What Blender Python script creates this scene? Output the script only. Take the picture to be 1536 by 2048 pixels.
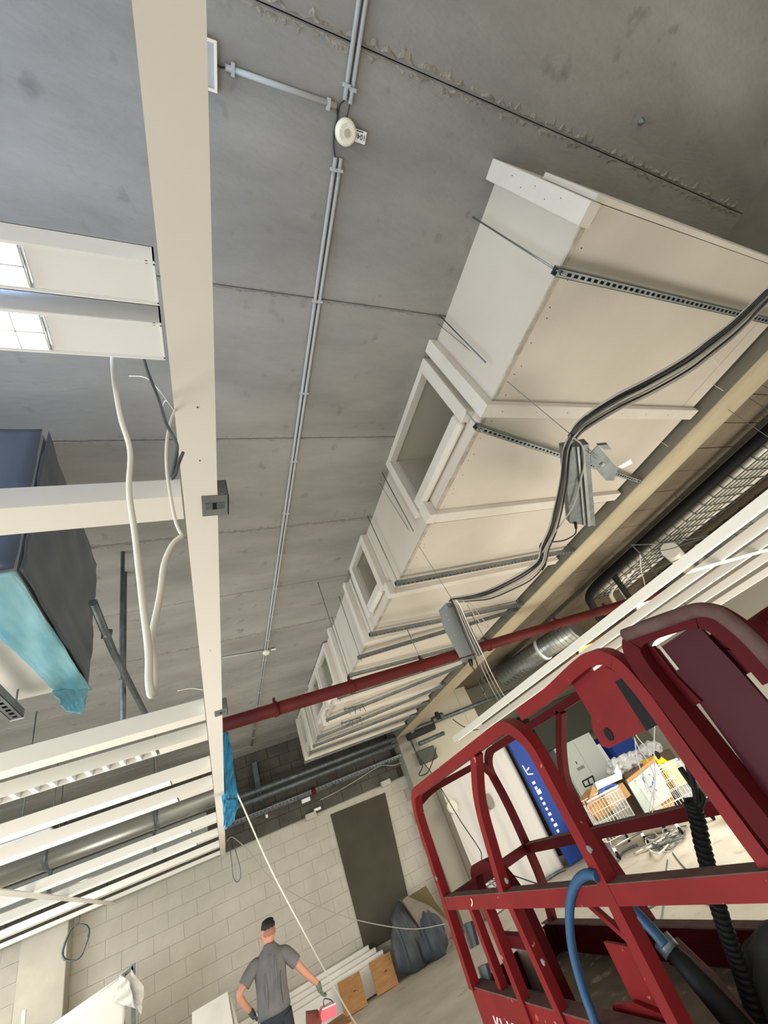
import bpy, bmesh, math, random
import numpy as np
from mathutils import Vector, Matrix
random.seed(7)
for o in list(bpy.data.objects): bpy.data.objects.remove(o)
SC = bpy.context.scene
COL = SC.collection
# ------------------------------------------------------------------ camera
F = 815.9                                     # focal length in pixels of the 1536 x 2048 frame
RW = np.array([[0.89477985, -0.26430553, -0.35987722],
               [-0.09317769, 0.67770849, -0.72940326],
               [0.43667716, 0.68618787, 0.58177252]])     # world -> camera (right, down, forward)
EYE = np.array([0.0, 0.0, 2.05])
cd = bpy.data.cameras.new('camera'); cam = bpy.data.objects.new('camera', cd); COL.objects.link(cam)
cd.sensor_fit = 'VERTICAL'; cd.sensor_height = 36.0; cd.sensor_width = 27.0
cd.lens = F / 2048 * 36.0; cd.clip_start = 0.02; cd.clip_end = 200
m = Matrix.Identity(4)
for i in range(3):
    m[i][0] = RW[0][i]; m[i][1] = -RW[1][i]; m[i][2] = -RW[2][i]; m[i][3] = EYE[i]
cam.matrix_world = m
SC.camera = cam
# ------------------------------------------------------------------ world and large lights
w = bpy.data.worlds.new('world'); SC.world = w; w.use_nodes = True
bg = w.node_tree.nodes['Background']
bg.inputs[0].default_value = (1.0, 0.965, 0.90, 1); bg.inputs[1].default_value = 0.55
def area(name, loc, target, sx, sy, watts, col):
    l = bpy.data.lights.new(name, 'AREA'); l.shape = 'RECTANGLE'; l.size = sx; l.size_y = sy
    l.energy = watts; l.color = col
    o = bpy.data.objects.new(name, l); COL.objects.link(o); o.location = loc
    d = Vector(target) - Vector(loc); o.rotation_euler = d.to_track_quat('-Z', 'Y').to_euler()
    return o
# added fill lights, unseen: warm one behind the photographer, cool one at the left
area('rear_fill', (-4.0, -9.0, 1.7), (-1, 6, 2.4), 8, 3.0, 150, (1.0, 0.96, 0.90))
area('cool_side_fill', (-10.0, 2.0, 1.8), (1, 2.5, 3.0), 9, 3.2, 560, (0.72, 0.86, 1.0))
# added fill lights at floor level, out of view, tilted up at the ceiling
area('up_fill_left', (-2.3, 2.5, .35), (.4, 5.4, 4.7), 2.4, 2.2, 100, (1.0, 0.955, 0.86))
area('up_fill_far', (1.3, 6.3, .35), (1.2, 7.6, 4.7), 1.2, 1.2, 34, (1.0, 0.955, 0.86))
area('up_fill_right', (3.3, 1.9, .35), (3.9, 5.2, 4.7), 2.2, 2.0, 46, (1.0, 0.94, 0.85))
area('up_fill_side_bay', (6.6, 2.6, .35), (5.6, 4.2, 4.5), 1.8, 1.8, 95, (1.0, 0.94, 0.82))
# added fill lights at the level of the light rails, shining down
area('down_fill_left', (-3.2, 9.2, 2.9), (-2.6, 10.2, 0), 3.0, 0.6, 60, (1.0, 0.94, 0.82))
area('down_fill_right', (9.6, 6.0, 2.85), (9.0, 7.4, 0), 3.4, 3.2, 280, (1.0, 0.95, 0.84))
area('down_fill_back', (0.6, -3.2, 2.9), (0.6, -3.0, 0), 4.0, 3.0, 30, (1.0, 0.94, 0.84))
SC.view_settings.view_transform = 'Standard'; SC.view_settings.look = 'None'
SC.view_settings.gamma = 1.0; SC.view_settings.use_curve_mapping = False
SC.view_settings.exposure = 0.56
# ------------------------------------------------------------------ helpers
def ray(x, y):
    return RW.T @ np.array([(x - 768) / F, (y - 1024) / F, 1.0])
def onz(x, y, z): d = ray(x, y); return Vector(EYE + d * ((z - EYE[2]) / d[2]))
def ony(x, y, Y): d = ray(x, y); return Vector(EYE + d * (Y / d[1]))
def onx(x, y, X): d = ray(x, y); return Vector(EYE + d * (X / d[0]))
def lin(c):
    return tuple(((v / 255) / 12.92 if v / 255 <= .04045 else ((v / 255 + .055) / 1.055) ** 2.4) for v in c)
MATS = {}
def mat(name, rgb, rough=.6, metal=0.0, var=None, scale=4.0, stretch=(1, 1, 1), bump=0.0, bscale=60.0, emit=0.0, ecol=None,
        wear=None, wscale=14.0, wlo=.58, whi=.66, alpha=1.0, trans=0.0, spec=.5):
    if name in MATS: return MATS[name]
    mt = bpy.data.materials.new(name); mt.use_nodes = True; nt = mt.node_tree; b = nt.nodes['Principled BSDF']
    c = lin(rgb)
    b.inputs['Base Color'].default_value = (*c, 1); b.inputs['Roughness'].default_value = rough
    b.inputs['Metallic'].default_value = metal
    b.inputs['Specular IOR Level'].default_value = spec
    if alpha < 1: b.inputs['Alpha'].default_value = alpha
    if trans: b.inputs['Transmission Weight'].default_value = trans
    tc = nt.nodes.new('ShaderNodeTexCoord'); mp = nt.nodes.new('ShaderNodeMapping'); mp.inputs['Scale'].default_value = stretch
    geo = nt.nodes.new('ShaderNodeNewGeometry'); nt.links.new(geo.outputs['Position'], mp.inputs['Vector'])
    last = None
    if var:
        n = nt.nodes.new('ShaderNodeTexNoise'); n.inputs['Scale'].default_value = scale; n.inputs['Detail'].default_value = 6
        n.inputs['Roughness'].default_value = .62
        nt.links.new(mp.outputs[0], n.inputs['Vector'])
        cr = nt.nodes.new('ShaderNodeValToRGB'); cr.color_ramp.elements[0].position = .3; cr.color_ramp.elements[1].position = .7
        cr.color_ramp.elements[0].color = (*lin(var), 1); cr.color_ramp.elements[1].color = (*c, 1)
        nt.links.new(n.outputs['Fac'], cr.inputs['Fac']); nt.links.new(cr.outputs['Color'], b.inputs['Base Color'])
        last = cr.outputs['Color']
    if wear:
        n2 = nt.nodes.new('ShaderNodeTexNoise'); n2.inputs['Scale'].default_value = wscale; n2.inputs['Detail'].default_value = 8
        nt.links.new(geo.outputs['Position'], n2.inputs['Vector'])
        r2 = nt.nodes.new('ShaderNodeValToRGB'); r2.color_ramp.elements[0].position = wlo; r2.color_ramp.elements[1].position = whi
        nt.links.new(n2.outputs['Fac'], r2.inputs['Fac'])
        mx = nt.nodes.new('ShaderNodeMixRGB'); mx.inputs[1].default_value = (*c, 1); mx.inputs[2].default_value = (*lin(wear), 1)
        if last: nt.links.new(last, mx.inputs[1])
        nt.links.new(r2.outputs['Color'], mx.inputs[0]); nt.links.new(mx.outputs[0], b.inputs['Base Color'])
    if bump:
        n3 = nt.nodes.new('ShaderNodeTexNoise'); n3.inputs['Scale'].default_value = bscale; n3.inputs['Detail'].default_value = 5
        nt.links.new(mp.outputs[0], n3.inputs['Vector'])
        bp = nt.nodes.new('ShaderNodeBump'); bp.inputs['Strength'].default_value = bump; bp.inputs['Distance'].default_value = .02
        nt.links.new(n3.outputs['Fac'], bp.inputs['Height']); nt.links.new(bp.outputs[0], b.inputs['Normal'])
    if emit:
        b.inputs['Emission Color'].default_value = (*lin(ecol or rgb), 1); b.inputs['Emission Strength'].default_value = emit
    MATS[name] = mt
    return mt

class MB:
    """collects simple solids into one mesh"""
    def __init__(s): s.v = []; s.f = []; s.sm = []
    def add(s, vs, fs, smooth=False):
        b = len(s.v); s.v += [tuple(p) for p in vs]
        for f in fs: s.f.append(tuple(b + i for i in f)); s.sm.append(smooth)
        return s
    def box(s, x0, x1, y0, y1, z0, z1):
        return s.add([(x0,y0,z0),(x1,y0,z0),(x1,y1,z0),(x0,y1,z0),(x0,y0,z1),(x1,y0,z1),(x1,y1,z1),(x0,y1,z1)],
                     [(0,3,2,1),(4,5,6,7),(0,1,5,4),(1,2,6,5),(2,3,7,6),(3,0,4,7)])
    def cbox(s, x0, x1, y0, y1, z0, z1, c):
        """box with chamfered long edges on all sides"""
        bm = bmesh.new(); r = bmesh.ops.create_cube(bm, size=1)
        for v in bm.verts:
            v.co = (x0 + (v.co.x + .5) * (x1 - x0), y0 + (v.co.y + .5) * (y1 - y0), z0 + (v.co.z + .5) * (z1 - z0))
        bmesh.ops.bevel(bm, geom=bm.edges[:], offset=c, segments=1, affect='EDGES')
        bm.verts.index_update()
        s.add([v.co[:] for v in bm.verts], [[v.index for v in f.verts] for f in bm.faces]); bm.free(); return s
    def bar(s, p0, p1, w, h, up=(0, 0, 1)):
        p0 = Vector(p0); p1 = Vector(p1); d = (p1 - p0).normalized(); u = Vector(up)
        if abs(d.dot(u)) > .98: u = Vector((1, 0, 0))
        a = d.cross(u).normalized(); u = a.cross(d).normalized()
        q = [a * w / 2 * i + u * h / 2 * j for i, j in ((-1, -1), (1, -1), (1, 1), (-1, 1))]
        return s.add([p0 + k for k in q] + [p1 + k for k in q], [(0,1,2,3),(7,6,5,4),(0,4,5,1),(1,5,6,2),(2,6,7,3),(3,7,4,0)])
    def tube(s, pts, r, n=8, cap=True, square=False, wh=None, smooth=True, up=None):
        pts = [Vector(p) for p in pts]
        rs = r if isinstance(r, (list, tuple)) else [r] * len(pts)
        t = [(pts[min(i + 1, len(pts) - 1)] - pts[max(i - 1, 0)]).normalized() for i in range(len(pts))]
        u = Vector(up) if up else (Vector((0, 0, 1)) if abs(t[0].z) < .9 else Vector((1, 0, 0)))
        vs = []; nn = 4 if square else n
        for i, p in enumerate(pts):
            a = t[i].cross(u)
            if a.length < 1e-4: a = t[i].cross(Vector((0, 1, 0)))
            a.normalize(); uu = a.cross(t[i]).normalized()
            if not up: u = uu
            for k in range(nn):
                if square:
                    i_, j_ = ((-1, -1), (1, -1), (1, 1), (-1, 1))[k]
                    vs.append(p + a * wh[0] / 2 * i_ + uu * wh[1] / 2 * j_)
                else:
                    an = 2 * math.pi * k / nn; vs.append(p + (a * math.cos(an) + uu * math.sin(an)) * rs[i])
        fs = []
        for i in range(len(pts) - 1):
            for k in range(nn):
                fs.append((i * nn + k, i * nn + (k + 1) % nn, (i + 1) * nn + (k + 1) % nn, (i + 1) * nn + k))
        s.add(vs, fs, smooth and not square)
        if cap:
            b = len(s.v) - len(vs)
            s.f.append(tuple(b + k for k in range(nn))[::-1]); s.sm.append(False)
            s.f.append(tuple(b + (len(pts) - 1) * nn + k for k in range(nn))); s.sm.append(False)
        return s
    def prism(s, poly, off):
        n = len(poly); off = Vector(off)
        vs = [Vector(p) for p in poly] + [Vector(p) + off for p in poly]
        return s.add(vs, [tuple(range(n))[::-1], tuple(range(n, 2 * n))] + [(i, (i + 1) % n, n + (i + 1) % n, n + i) for i in range(n)])
    def lathe(s, prof, n=24, c=(0, 0, 0)):
        vs = []; c = Vector(c)
        for r, z in prof:
            for k in range(n):
                a = 2 * math.pi * k / n; vs.append(c + Vector((r * math.cos(a), r * math.sin(a), z)))
        fs = []
        for i in range(len(prof) - 1):
            for k in range(n):
                fs.append((i * n + k, i * n + (k + 1) % n, (i + 1) * n + (k + 1) % n, (i + 1) * n + k))
        s.add(vs, fs, True)
        b = len(s.v) - len(vs)
        s.f.append(tuple(b + k for k in range(n))[::-1]); s.sm.append(False)
        s.f.append(tuple(b + (len(prof) - 1) * n + k for k in range(n))); s.sm.append(False)
        return s
    def mesh(s, name, mt, fix=True):
        me = bpy.data.meshes.new(name); me.from_pydata([tuple(v) for v in s.v], [], s.f)
        me.polygons.foreach_set('use_smooth', s.sm); me.materials.append(mt)
        if fix:
            bm = bmesh.new(); bm.from_mesh(me); bmesh.ops.recalc_face_normals(bm, faces=bm.faces[:]); bm.to_mesh(me); bm.free()
        me.update(); return me
    def build(s, name, mt, parent=None, loc=None):
        me = s.mesh(name, mt); o = bpy.data.objects.new(name, me); COL.objects.link(o)
        if parent is not None:
            o.parent = parent
            if not loc: o.matrix_parent_inverse = parent.matrix_basis.inverted()
        if loc: o.location = loc
        return o

def tag(o, label=None, cat=None, group=None, kind=None):
    if label: o['label'] = label
    if cat: o['category'] = cat
    if group: o['group'] = group
    if kind: o['kind'] = kind
    return o
def thing(name, label=None, cat=None, loc=(0, 0, 0), group=None, kind=None):
    o = bpy.data.objects.new(name, None); COL.objects.link(o); o.location = loc; o.empty_display_size = .1
    o.matrix_basis = Matrix.Translation(loc)
    return tag(o, label, cat, group, kind)
def inst(name, me, parent, loc=(0, 0, 0), rot=None, scale=None):
    o = bpy.data.objects.new(name, me); COL.objects.link(o)
    if parent is not None:
        o.parent = parent; o.matrix_parent_inverse = parent.matrix_basis.inverted()
    o.location = loc
    if rot: o.rotation_euler = rot
    if scale: o.scale = scale
    return o
def sub(o, part):
    """make o a sub-part: its mesh is already in world space and so is its parent's"""
    o.parent = part
    o.matrix_parent_inverse = Matrix.Identity(4)
    mw = part.matrix_parent_inverse @ part.matrix_basis
    if part.parent is not None: mw = part.parent.matrix_basis @ mw
    o.matrix_parent_inverse = mw.inverted()
    return o
def smooth(pts, n=6):
    pts = [Vector(p) for p in pts]; out = []
    for i in range(len(pts) - 1):
        p0 = pts[max(i - 1, 0)]; p1 = pts[i]; p2 = pts[i + 1]; p3 = pts[min(i + 2, len(pts) - 1)]
        for k in range(n):
            t = k / n
            out.append(.5 * ((2 * p1) + (p2 - p0) * t + (2 * p0 - 5 * p1 + 4 * p2 - p3) * t * t + (3 * p1 - p0 - 3 * p2 + p3) * t ** 3))
    out.append(pts[-1]); return out
def rounded(pts, r, n=5):
    """polyline with rounded corners"""
    pts = [Vector(p) for p in pts]; out = [pts[0]]
    for i in range(1, len(pts) - 1):
        a = (pts[i - 1] - pts[i]); b = (pts[i + 1] - pts[i]); ra = min(r, a.length * .49, b.length * .49)
        s_ = pts[i] + a.normalized() * ra; e_ = pts[i] + b.normalized() * ra
        for k in range(n + 1):
            t = k / n; out.append(s_ * (1 - t) ** 2 + pts[i] * 2 * t * (1 - t) + e_ * t * t)
    out.append(pts[-1]); return out

# ------------------------------------------------------------------ materials
m_slab = mat('raw_concrete', (162, 159, 152), .85, var=(130, 128, 122), scale=1.3, stretch=(.5, 1.5, 1), bump=.25, bscale=30, wear=(112, 109, 102), wscale=7, wlo=.62, whi=.8)
m_mortar = mat('mortar', (172, 166, 154), .95, var=(120, 115, 106), scale=30, bump=.5, bscale=90)
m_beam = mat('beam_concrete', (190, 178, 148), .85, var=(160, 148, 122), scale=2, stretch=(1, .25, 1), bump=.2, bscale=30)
m_brown = mat('stained_concrete', (128, 116, 98), .9, var=(92, 82, 68), scale=1.6, stretch=(1, .5, 1), bump=.2, bscale=30)
m_dark = mat('grey_blockwork', (92, 88, 78), .9, var=(70, 67, 60), scale=2.5, bump=.3, bscale=40)
m_wall = mat('white_painted_block', (188, 182, 168), .75, var=(174, 168, 153), scale=2.2, bump=.15, bscale=50)
m_joint = mat('joint_grey', (168, 160, 146), .9); m_wjoint = mat('painted_joint', (172, 165, 150), .9)  # plain greys for the joints
m_floor = mat('screed_floor', (206, 200, 186), .55, var=(176, 168, 152), scale=1.1, bump=.1, bscale=12, wear=(150, 142, 128), wscale=2.5, wlo=.6, whi=.75)
m_board = mat('drywall_board', (206, 197, 183), .7, var=(197, 188, 173), scale=1.5, bump=.05, bscale=70)
m_collar = mat('drywall_strip', (216, 210, 198), .7, var=(205, 198, 186), scale=3)
m_edge = mat('filler', (196, 186, 168), .8, var=(150, 138, 120), scale=12)
m_screw = mat('screw_heads', (70, 66, 60), .6)
m_galv = mat('galvanised_steel', (150, 155, 154), .42, .75, var=(118, 124, 124), scale=9)
m_galvd = mat('weathered_galvanised', (120, 128, 128), .5, .6, var=(84, 92, 94), scale=12)
m_rail = mat('cream_lacquered_steel', (235, 230, 219), .5)
m_lam = mat('white_lacquered_steel', (246, 247, 246), .4)
m_tube = mat('lit_fluorescent_tube', (236, 245, 255), .4, emit=9.0)
m_up = mat('blue_fill_glow', (160, 200, 255), .4, emit=22.0)  # glow added to tint the left part of the ceiling
m_lit = mat('lit_diffuser', (255, 246, 226), .5, emit=4.0)
m_glow = mat('lit_reflector', (240, 247, 255), .3, emit=.8)
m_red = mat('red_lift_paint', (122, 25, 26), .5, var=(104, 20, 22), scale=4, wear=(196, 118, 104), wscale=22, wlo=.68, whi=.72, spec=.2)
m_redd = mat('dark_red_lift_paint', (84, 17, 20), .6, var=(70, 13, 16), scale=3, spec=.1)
m_dust = mat('dusty_red_metal', (92, 75, 67), .9, var=(80, 43, 39), scale=14)
m_pipe = mat('red_sprinkler_pipe', (94, 27, 23), .6, var=(78, 22, 19), scale=3, spec=.2)
m_black = mat('black_rubber', (20, 20, 20), .65, spec=.2)
m_cable_b = mat('black_cable', (30, 31, 33), .5)
m_cable_g = mat('grey_cable', (168, 164, 152), .5)
m_cable_w = mat('white_cable', (226, 222, 208), .45)
m_foil = mat('glare_grey_foil', (90, 99, 110), .32, var=(68, 76, 87), scale=3, stretch=(1, 1, .3))  # black foil lifted to grey blue, glare put into the colour
m_blue = mat('blue_plastic_film', (78, 146, 166), .25, var=(138, 184, 192), scale=6, stretch=(1, .3, 1))
m_film = mat('clear_plastic_film', (226, 228, 226), .2, alpha=.55)
m_conduit = mat('grey_pvc_conduit', (176, 178, 176), .5)
m_ivory = mat('ivory_plastic', (230, 226, 202), .5)
m_ivd = mat('ivory_shade', (176, 170, 148), .6)
m_tag = mat('white_label', (240, 240, 238), .6)
m_ink = mat('black_print', (22, 22, 22), .6)
m_whiteprint = mat('white_print', (240, 238, 232), .6)
m_skin = mat('skin', (190, 132, 108), .55)
m_shirt = mat('grey_tshirt', (108, 104, 104), .85, var=(92, 89, 89), scale=7)
m_jeans = mat('dark_trousers', (38, 42, 50), .85)
m_hair = mat('black_hair', (20, 18, 18), .7)
m_glove = mat('dark_work_glove', (58, 62, 60), .8)
m_gloveg = mat('green_grey_glove', (96, 110, 92), .8)
m_shoe = mat('work_shoe', (48, 42, 38), .7)
m_pink = mat('pink_red_plastic', (222, 66, 88), .4)
m_brownbox = mat('brown_red_plastic', (128, 56, 40), .6)
m_wood = mat('wooden_board', (170, 124, 72), .6, var=(146, 100, 54), scale=5, stretch=(1, 1, 6))
m_card = mat('cardboard', (186, 146, 96), .8, var=(168, 128, 80), scale=3)
m_styro = mat('white_foam_board', (226, 222, 212), .7, var=(210, 205, 194), scale=2)
m_cloth = mat('white_curtain', (212, 208, 202), .8)
m_banner = mat('blue_banner', (24, 62, 146), .7)
m_cab = mat('grey_cabinet', (190, 196, 190), .5)
m_yellow = mat('yellow_plastic', (232, 182, 30), .5)
m_wire = mat('white_wire_mesh', (240, 236, 226), .4)
m_chrome = mat('chrome', (200, 200, 198), .25, .9)
m_glass = mat('frosted_pane', (206, 216, 210), .2, alpha=.6)
m_bluem = mat('blue_tape', (36, 84, 170), .5)
m_bag = mat('dark_grey_bag', (70, 74, 78), .55, var=(48, 52, 56), scale=5)
m_sheet = mat('grey_plastic_sheet', (128, 118, 104), .6, var=(104, 94, 80), scale=5)
m_hose = mat('blue_hose', (34, 74, 108), .55)
m_rag = mat('dark_rag', (44, 44, 42), .9)
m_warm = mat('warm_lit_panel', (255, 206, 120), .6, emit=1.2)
m_exit = mat('lit_green_sign', (60, 230, 170), .4, emit=1.2)
m_spiral = mat('spiral_duct_steel', (168, 170, 166), .35, .8)
m_alu = mat('aluminium_foil_lagging', (226, 220, 206), .45, .3)

# ------------------------------------------------------------------ structure
H = 4.70
# floor
fl = MB().box(-12, 15, -10, 14, -.15, 0).build('floor', m_floor); tag(fl, 'pale dusty screed floor of the hall', kind='structure')
# ceiling of precast slabs, 1.107 m wide, joints across the hall
ceil = thing('ceiling', 'grey precast concrete slab ceiling with rough joints', kind='structure', loc=(0, 0, H))
P = 1.107; Y0 = -.135
c = .007
prof = [(.002, c), (.002 + c, 0), (P - .002 - c, 0), (P - .002, c), (P - .002, .16), (.002, .16)]
me = MB().prism([(-8.5, y, z) for y, z in prof], (12.8, 0, 0)).mesh('slab', m_slab)
for k in range(-8, 11):
    inst('slab', me, ceil, (0, Y0 + k * P, H + random.uniform(-.002, .002)))
MB().box(-8.5, 4.3, Y0 - 8 * P, 11.62, H + .17, H + .25).build('light_seal_plate', m_slab, ceil)  # unseen plate added above the slabs to stop light leaking
for k in range(0, 10):
    y = Y0 + k * P; amp = {0: 1.0, 1: .6, 2: .45, 3: 1.0}.get(k, .7 if k % 2 else .5)
    for side in (-1, 1):
        mb = MB(); n = 420; vs = []
        for i in range(n + 1):
            x = -8.0 + 12.2 * i / n
            wd = (.012 + .055 * random.random() ** 2) * amp; hh = (.0015 + .009 * random.random()) * amp
            a = y + side * .006; b_ = y + side * (.006 + wd)
            vs += [(x, a, H + .006), (x, a + side * wd * .3, H - hh), (x, b_, H + .003)]
        fs = []
        for i in range(n):
            for j in range(2): fs.append((3 * i + j, 3 * i + j + 1, 3 * i + 4 + j, 3 * i + 3 + j))
        mb.add(vs, fs, False); o = mb.build('mortar_bead', m_mortar, ceil); o['kind'] = 'stuff'
# concrete beam and the bay behind it
bm_ = thing('trim_1', 'deep concrete beam along the hall with pale underside', kind='structure', loc=(4.5, 0, 3.78))
MB().cbox(4.3, 4.72, -8, 11.6, 3.78, 5.0, .012).build('beam_body', m_beam, bm_)
MB().box(4.285, 4.30, -8, 11.6, 3.79, 4.699).build('beam_side_facing', mat('dark_beam_face', (122, 116, 100), .9, var=(104, 98, 84), scale=3), bm_)  # left face of the beam, coloured darker than the underside
c2 = thing('ceiling', 'brown stained concrete soffit of the side bay with board joints', kind='structure', loc=(6, 0, 4.5))
me = MB().cbox(4.72, 7.62, .004, .441, 4.5, 4.62, .005).mesh('soffit_panel', m_brown)
for k in range(-6, 26):
    inst('soffit_panel', me, c2, (0, -.02 + k * .446, random.uniform(-.003, .003)))
MB().box(4.72, 14.4, -8, 13.2, 4.72, 4.85).build('upper_slab', m_brown, c2)
MB().box(7.62, 7.70, -8, 11.2, 4.42, 4.72).build('edge_strip', m_dark, c2)
# far wall: painted blocks below, bare blockwork above
YW = 11.6
wf = thing('wall_far', 'white painted block wall behind the man', kind='structure', loc=(0, YW, 0))
MB().box(-8.5, 4.42, YW + .02, YW + .3, 0, 3.02).build('joint_mortar', m_wjoint, wf)
me = MB().cbox(-.2488, .2488, 0, .06, .0012, .2488, .0022).mesh('block', m_wall)
for r in range(12):
    off = .25 if r % 2 else 0
    for k in range(-11, 9):
        x = k * .5 + off
        if -5.2 < x < 4.3:
            inst('block', me, wf, (x, YW + random.uniform(-.002, .003), r * .25 + .003))
wu = thing('wall_far_upper', 'dark bare blockwork between painted wall and ceiling', kind='structure', loc=(0, YW, 3.02))
MB().box(-8.5, 4.42, YW + .04, YW + .3, 3.02, 4.86).build('joint_mortar', mat('dark_joint', (58, 55, 48), .95), wu)
me = MB().cbox(-.246, .246, 0, .06, .003, .247, .004).mesh('bare_block', m_dark)
for r in range(7):
    off = .25 if r % 2 else 0
    for k in range(-9, 9):
        x = k * .5 + off
        if -4.2 < x < 4.3: inst('bare_block', me, wu, (x, YW + .015 + random.uniform(-.003, .003), 3.015 + r * .24), scale=(1, 1, .96))
# grey rendered patch on the wall
MB().prism([ony(661, 1629, YW - .02), ony(770, 1585, YW - .02), ony(800, 1720, YW - .02), ony(829, 1850, YW - .02), (2.39, YW - .02, .5)], (0, .03, 0)).build('render_patch', mat('grey_brown_render', (76, 70, 56), .9, var=(65, 60, 47), scale=1.5), wf)
# pilaster at the right end of the wall, and white bulkhead over the curtain
tag(MB().cbox(4.40, 4.90, 11.25, 11.7, 0, 3.9, .01).build('trim_2', mat('grey_column', (150, 145, 130), .8)), 'grey column at the right end of the block wall', kind='structure')
tag(MB().cbox(-3.16, -2.50, 11.28, 11.6, 0, 3.0, .01).build('trim_3', m_wall), 'smooth white pilaster on the block wall', kind='structure')
tag(MB().box(4.9, 7.02, 11.35, 11.6, 0, 4.5).box(6.94, 7.02, 11.6, 13.0, 0, 4.5).build('wall_bulkhead', mat('white_bulkhead', (200, 192, 172), .8)), 'white bulkhead above the curtain', kind='structure')
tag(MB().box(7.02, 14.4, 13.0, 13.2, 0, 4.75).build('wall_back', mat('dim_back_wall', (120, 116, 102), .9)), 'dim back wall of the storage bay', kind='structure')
wr = tag(MB().box(14.3, 14.5, -8, 13.0, 0, 4.75).build('wall_right', mat('grey_white_wall', (196, 190, 176), .8)), 'plain grey white wall at the right end', kind='structure')

# ------------------------------------------------------------------ boarded duct
DX, DZ, DR, DY0, DY1 = 1.865, 3.88, 4.20, .065, 10.05
duct = thing('boarded_duct', 'long white board-clad ventilation duct under the ceiling', 'duct', (3, 5, DZ))
openings = [(1.40, 2.33, 4.12, 4.66), (3.58, 4.07, 4.12, 4.66), (6.28, 6.98, 4.10, 4.62), (7.22, 7.90, 4.10, 4.62), (9.25, 9.62, 4.08, 4.6)]
# side boards (with openings), bottom boards, top and back are closed by the slab and beam
ycuts = [DY0]
segs = []
edges = [DY0, 1.20, 2.38, 3.42, 4.51, 5.75, 7.1, 8.3, 9.15, DY1]
for a, b in zip(edges[:-1], edges[1:]):
    mb = MB(); ops = [o for o in openings if o[0] >= a - .01 and o[1] <= b + .01]
    y = a + .002
    for o in ops:
        mb.box(DX, DX + .02, y, o[0], DZ + .02, H - .001)
        mb.box(DX, DX + .02, o[0], o[1], DZ + .02, o[2]); mb.box(DX, DX + .02, o[0], o[1], o[3], H - .001)
        y = o[1]
    mb.box(DX, DX + .02, y, b - .002, DZ + .02, H - .001)
    mb.build('side_board', m_board, duct)
    MB().box(DX, DR, a + .002, b - .002, DZ, DZ + .02).build('bottom_board', m_board, duct)
MB().box(DX + .02, DR, DY0, DY0 + .02, DZ + .02, H - .001).build('end_board', m_board, duct)
MB().box(DX + .02, DR, DY1 - .02, DY1, DZ + .02, H - .001).build('end_board', m_board, duct)
MB().box(DR - .02, DR, DY0 + .02, DY1 - .02, DZ + .02, H - .001).build('back_board', m_board, duct)
# filler line along the lower corner and along the right part of the bottom
MB().box(DX - .001, DX + .03, DY0, DY1, DZ - .0012, DZ + .012).build('corner_filler', m_edge, duct)
MB().box(4.02, 4.026, DY0, 1.15, DZ - .0015, DZ + .01).build('board_joint', m_joint, duct)
# sleeve panels behind every opening
for o in openings:
    mb = MB()
    mb.box(DX + .02, DX + .55, o[0] - .012, o[0], o[2] - .012, o[3] + .012); mb.box(DX + .02, DX + .55, o[1], o[1] + .012, o[2] - .012, o[3] + .012)
    mb.box(DX + .02, DX + .55, o[0], o[1], o[2] - .012, o[2]); mb.box(DX + .02, DX + .55, o[0], o[1], o[3], o[3] + .012)
    mb.build('opening_sleeve', mat('dull_sleeve', (176, 170, 152), .8), duct)
    mb = MB(); t = .075; wv = .10
    top = min(o[3] + .06, H - .004)
    mb.cbox(DX - t, DX, o[0] - .10, o[0] - .0, o[2] - .14, top, .004)
    mb.cbox(DX - t, DX, o[1], o[1] + .08, o[2] - .14, top, .004)
    mb.cbox(DX - t * .999, DX, o[0], o[1], o[3] - .02, top - .001, .004)
    mb.cbox(DX - t * .999, DX, o[0], o[1], o[2] - .14, o[2], .03)
    fr = mb.build('opening_frame', m_collar, duct)
# collars over the board joints: L shaped strips
for i, (y0, y1) in enumerate([(.065, .165), (1.15, 1.25), (2.20, 2.31), (3.40, 3.49), (4.47, 4.56), (5.70, 5.80), (6.50, 6.6), (7.55, 7.65), (8.25, 8.35), (9.05, 9.15), (9.93, 10.05)]):
    blk = any(o[0] - .1 < y1 and o[1] + .08 > y0 for o in openings)
    zt = (H - .002) if not blk else 3.98
    MB().cbox(DX - .075, DX - .0005, y0, y1, DZ - .05, zt, .003).build('collar_strip', m_collar, duct)
    if i == 0:
        MB().cbox(DX - .002, DR + .05, y0 - .03, y0 - .001, DZ - .001, 4.3, .003).build('collar_strip', m_collar, duct)
    else:
        MB().cbox(DX, DR + .02, y0, y1, DZ - .05, DZ - .0005, .003).build('collar_strip', m_collar, duct)
# screw heads along the joints
sm = MB().lathe([(.006, 0), (.006, .002)], 8).mesh('screw', m_screw)
for k in range(26):
    y = .25 + k * .118
    if y < 3.3: inst('screw', sm, duct, (DX + .07 + .02 * (k % 2), y + .03 * (k % 3), DZ - .0015), scale=(.7, .7, 1))
for k in range(5):
    inst('screw', sm, duct, (DX - .0765, .10 + .03 * (k % 2), 4.02 + k * .11), rot=(0, math.pi / 2, 0), scale=(.5, .5, 1))
for k in range(7):
    inst('screw', sm, duct, (1.95 + k * .31, 1.20, DZ - .052), scale=(.6, .6, 1))

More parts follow.
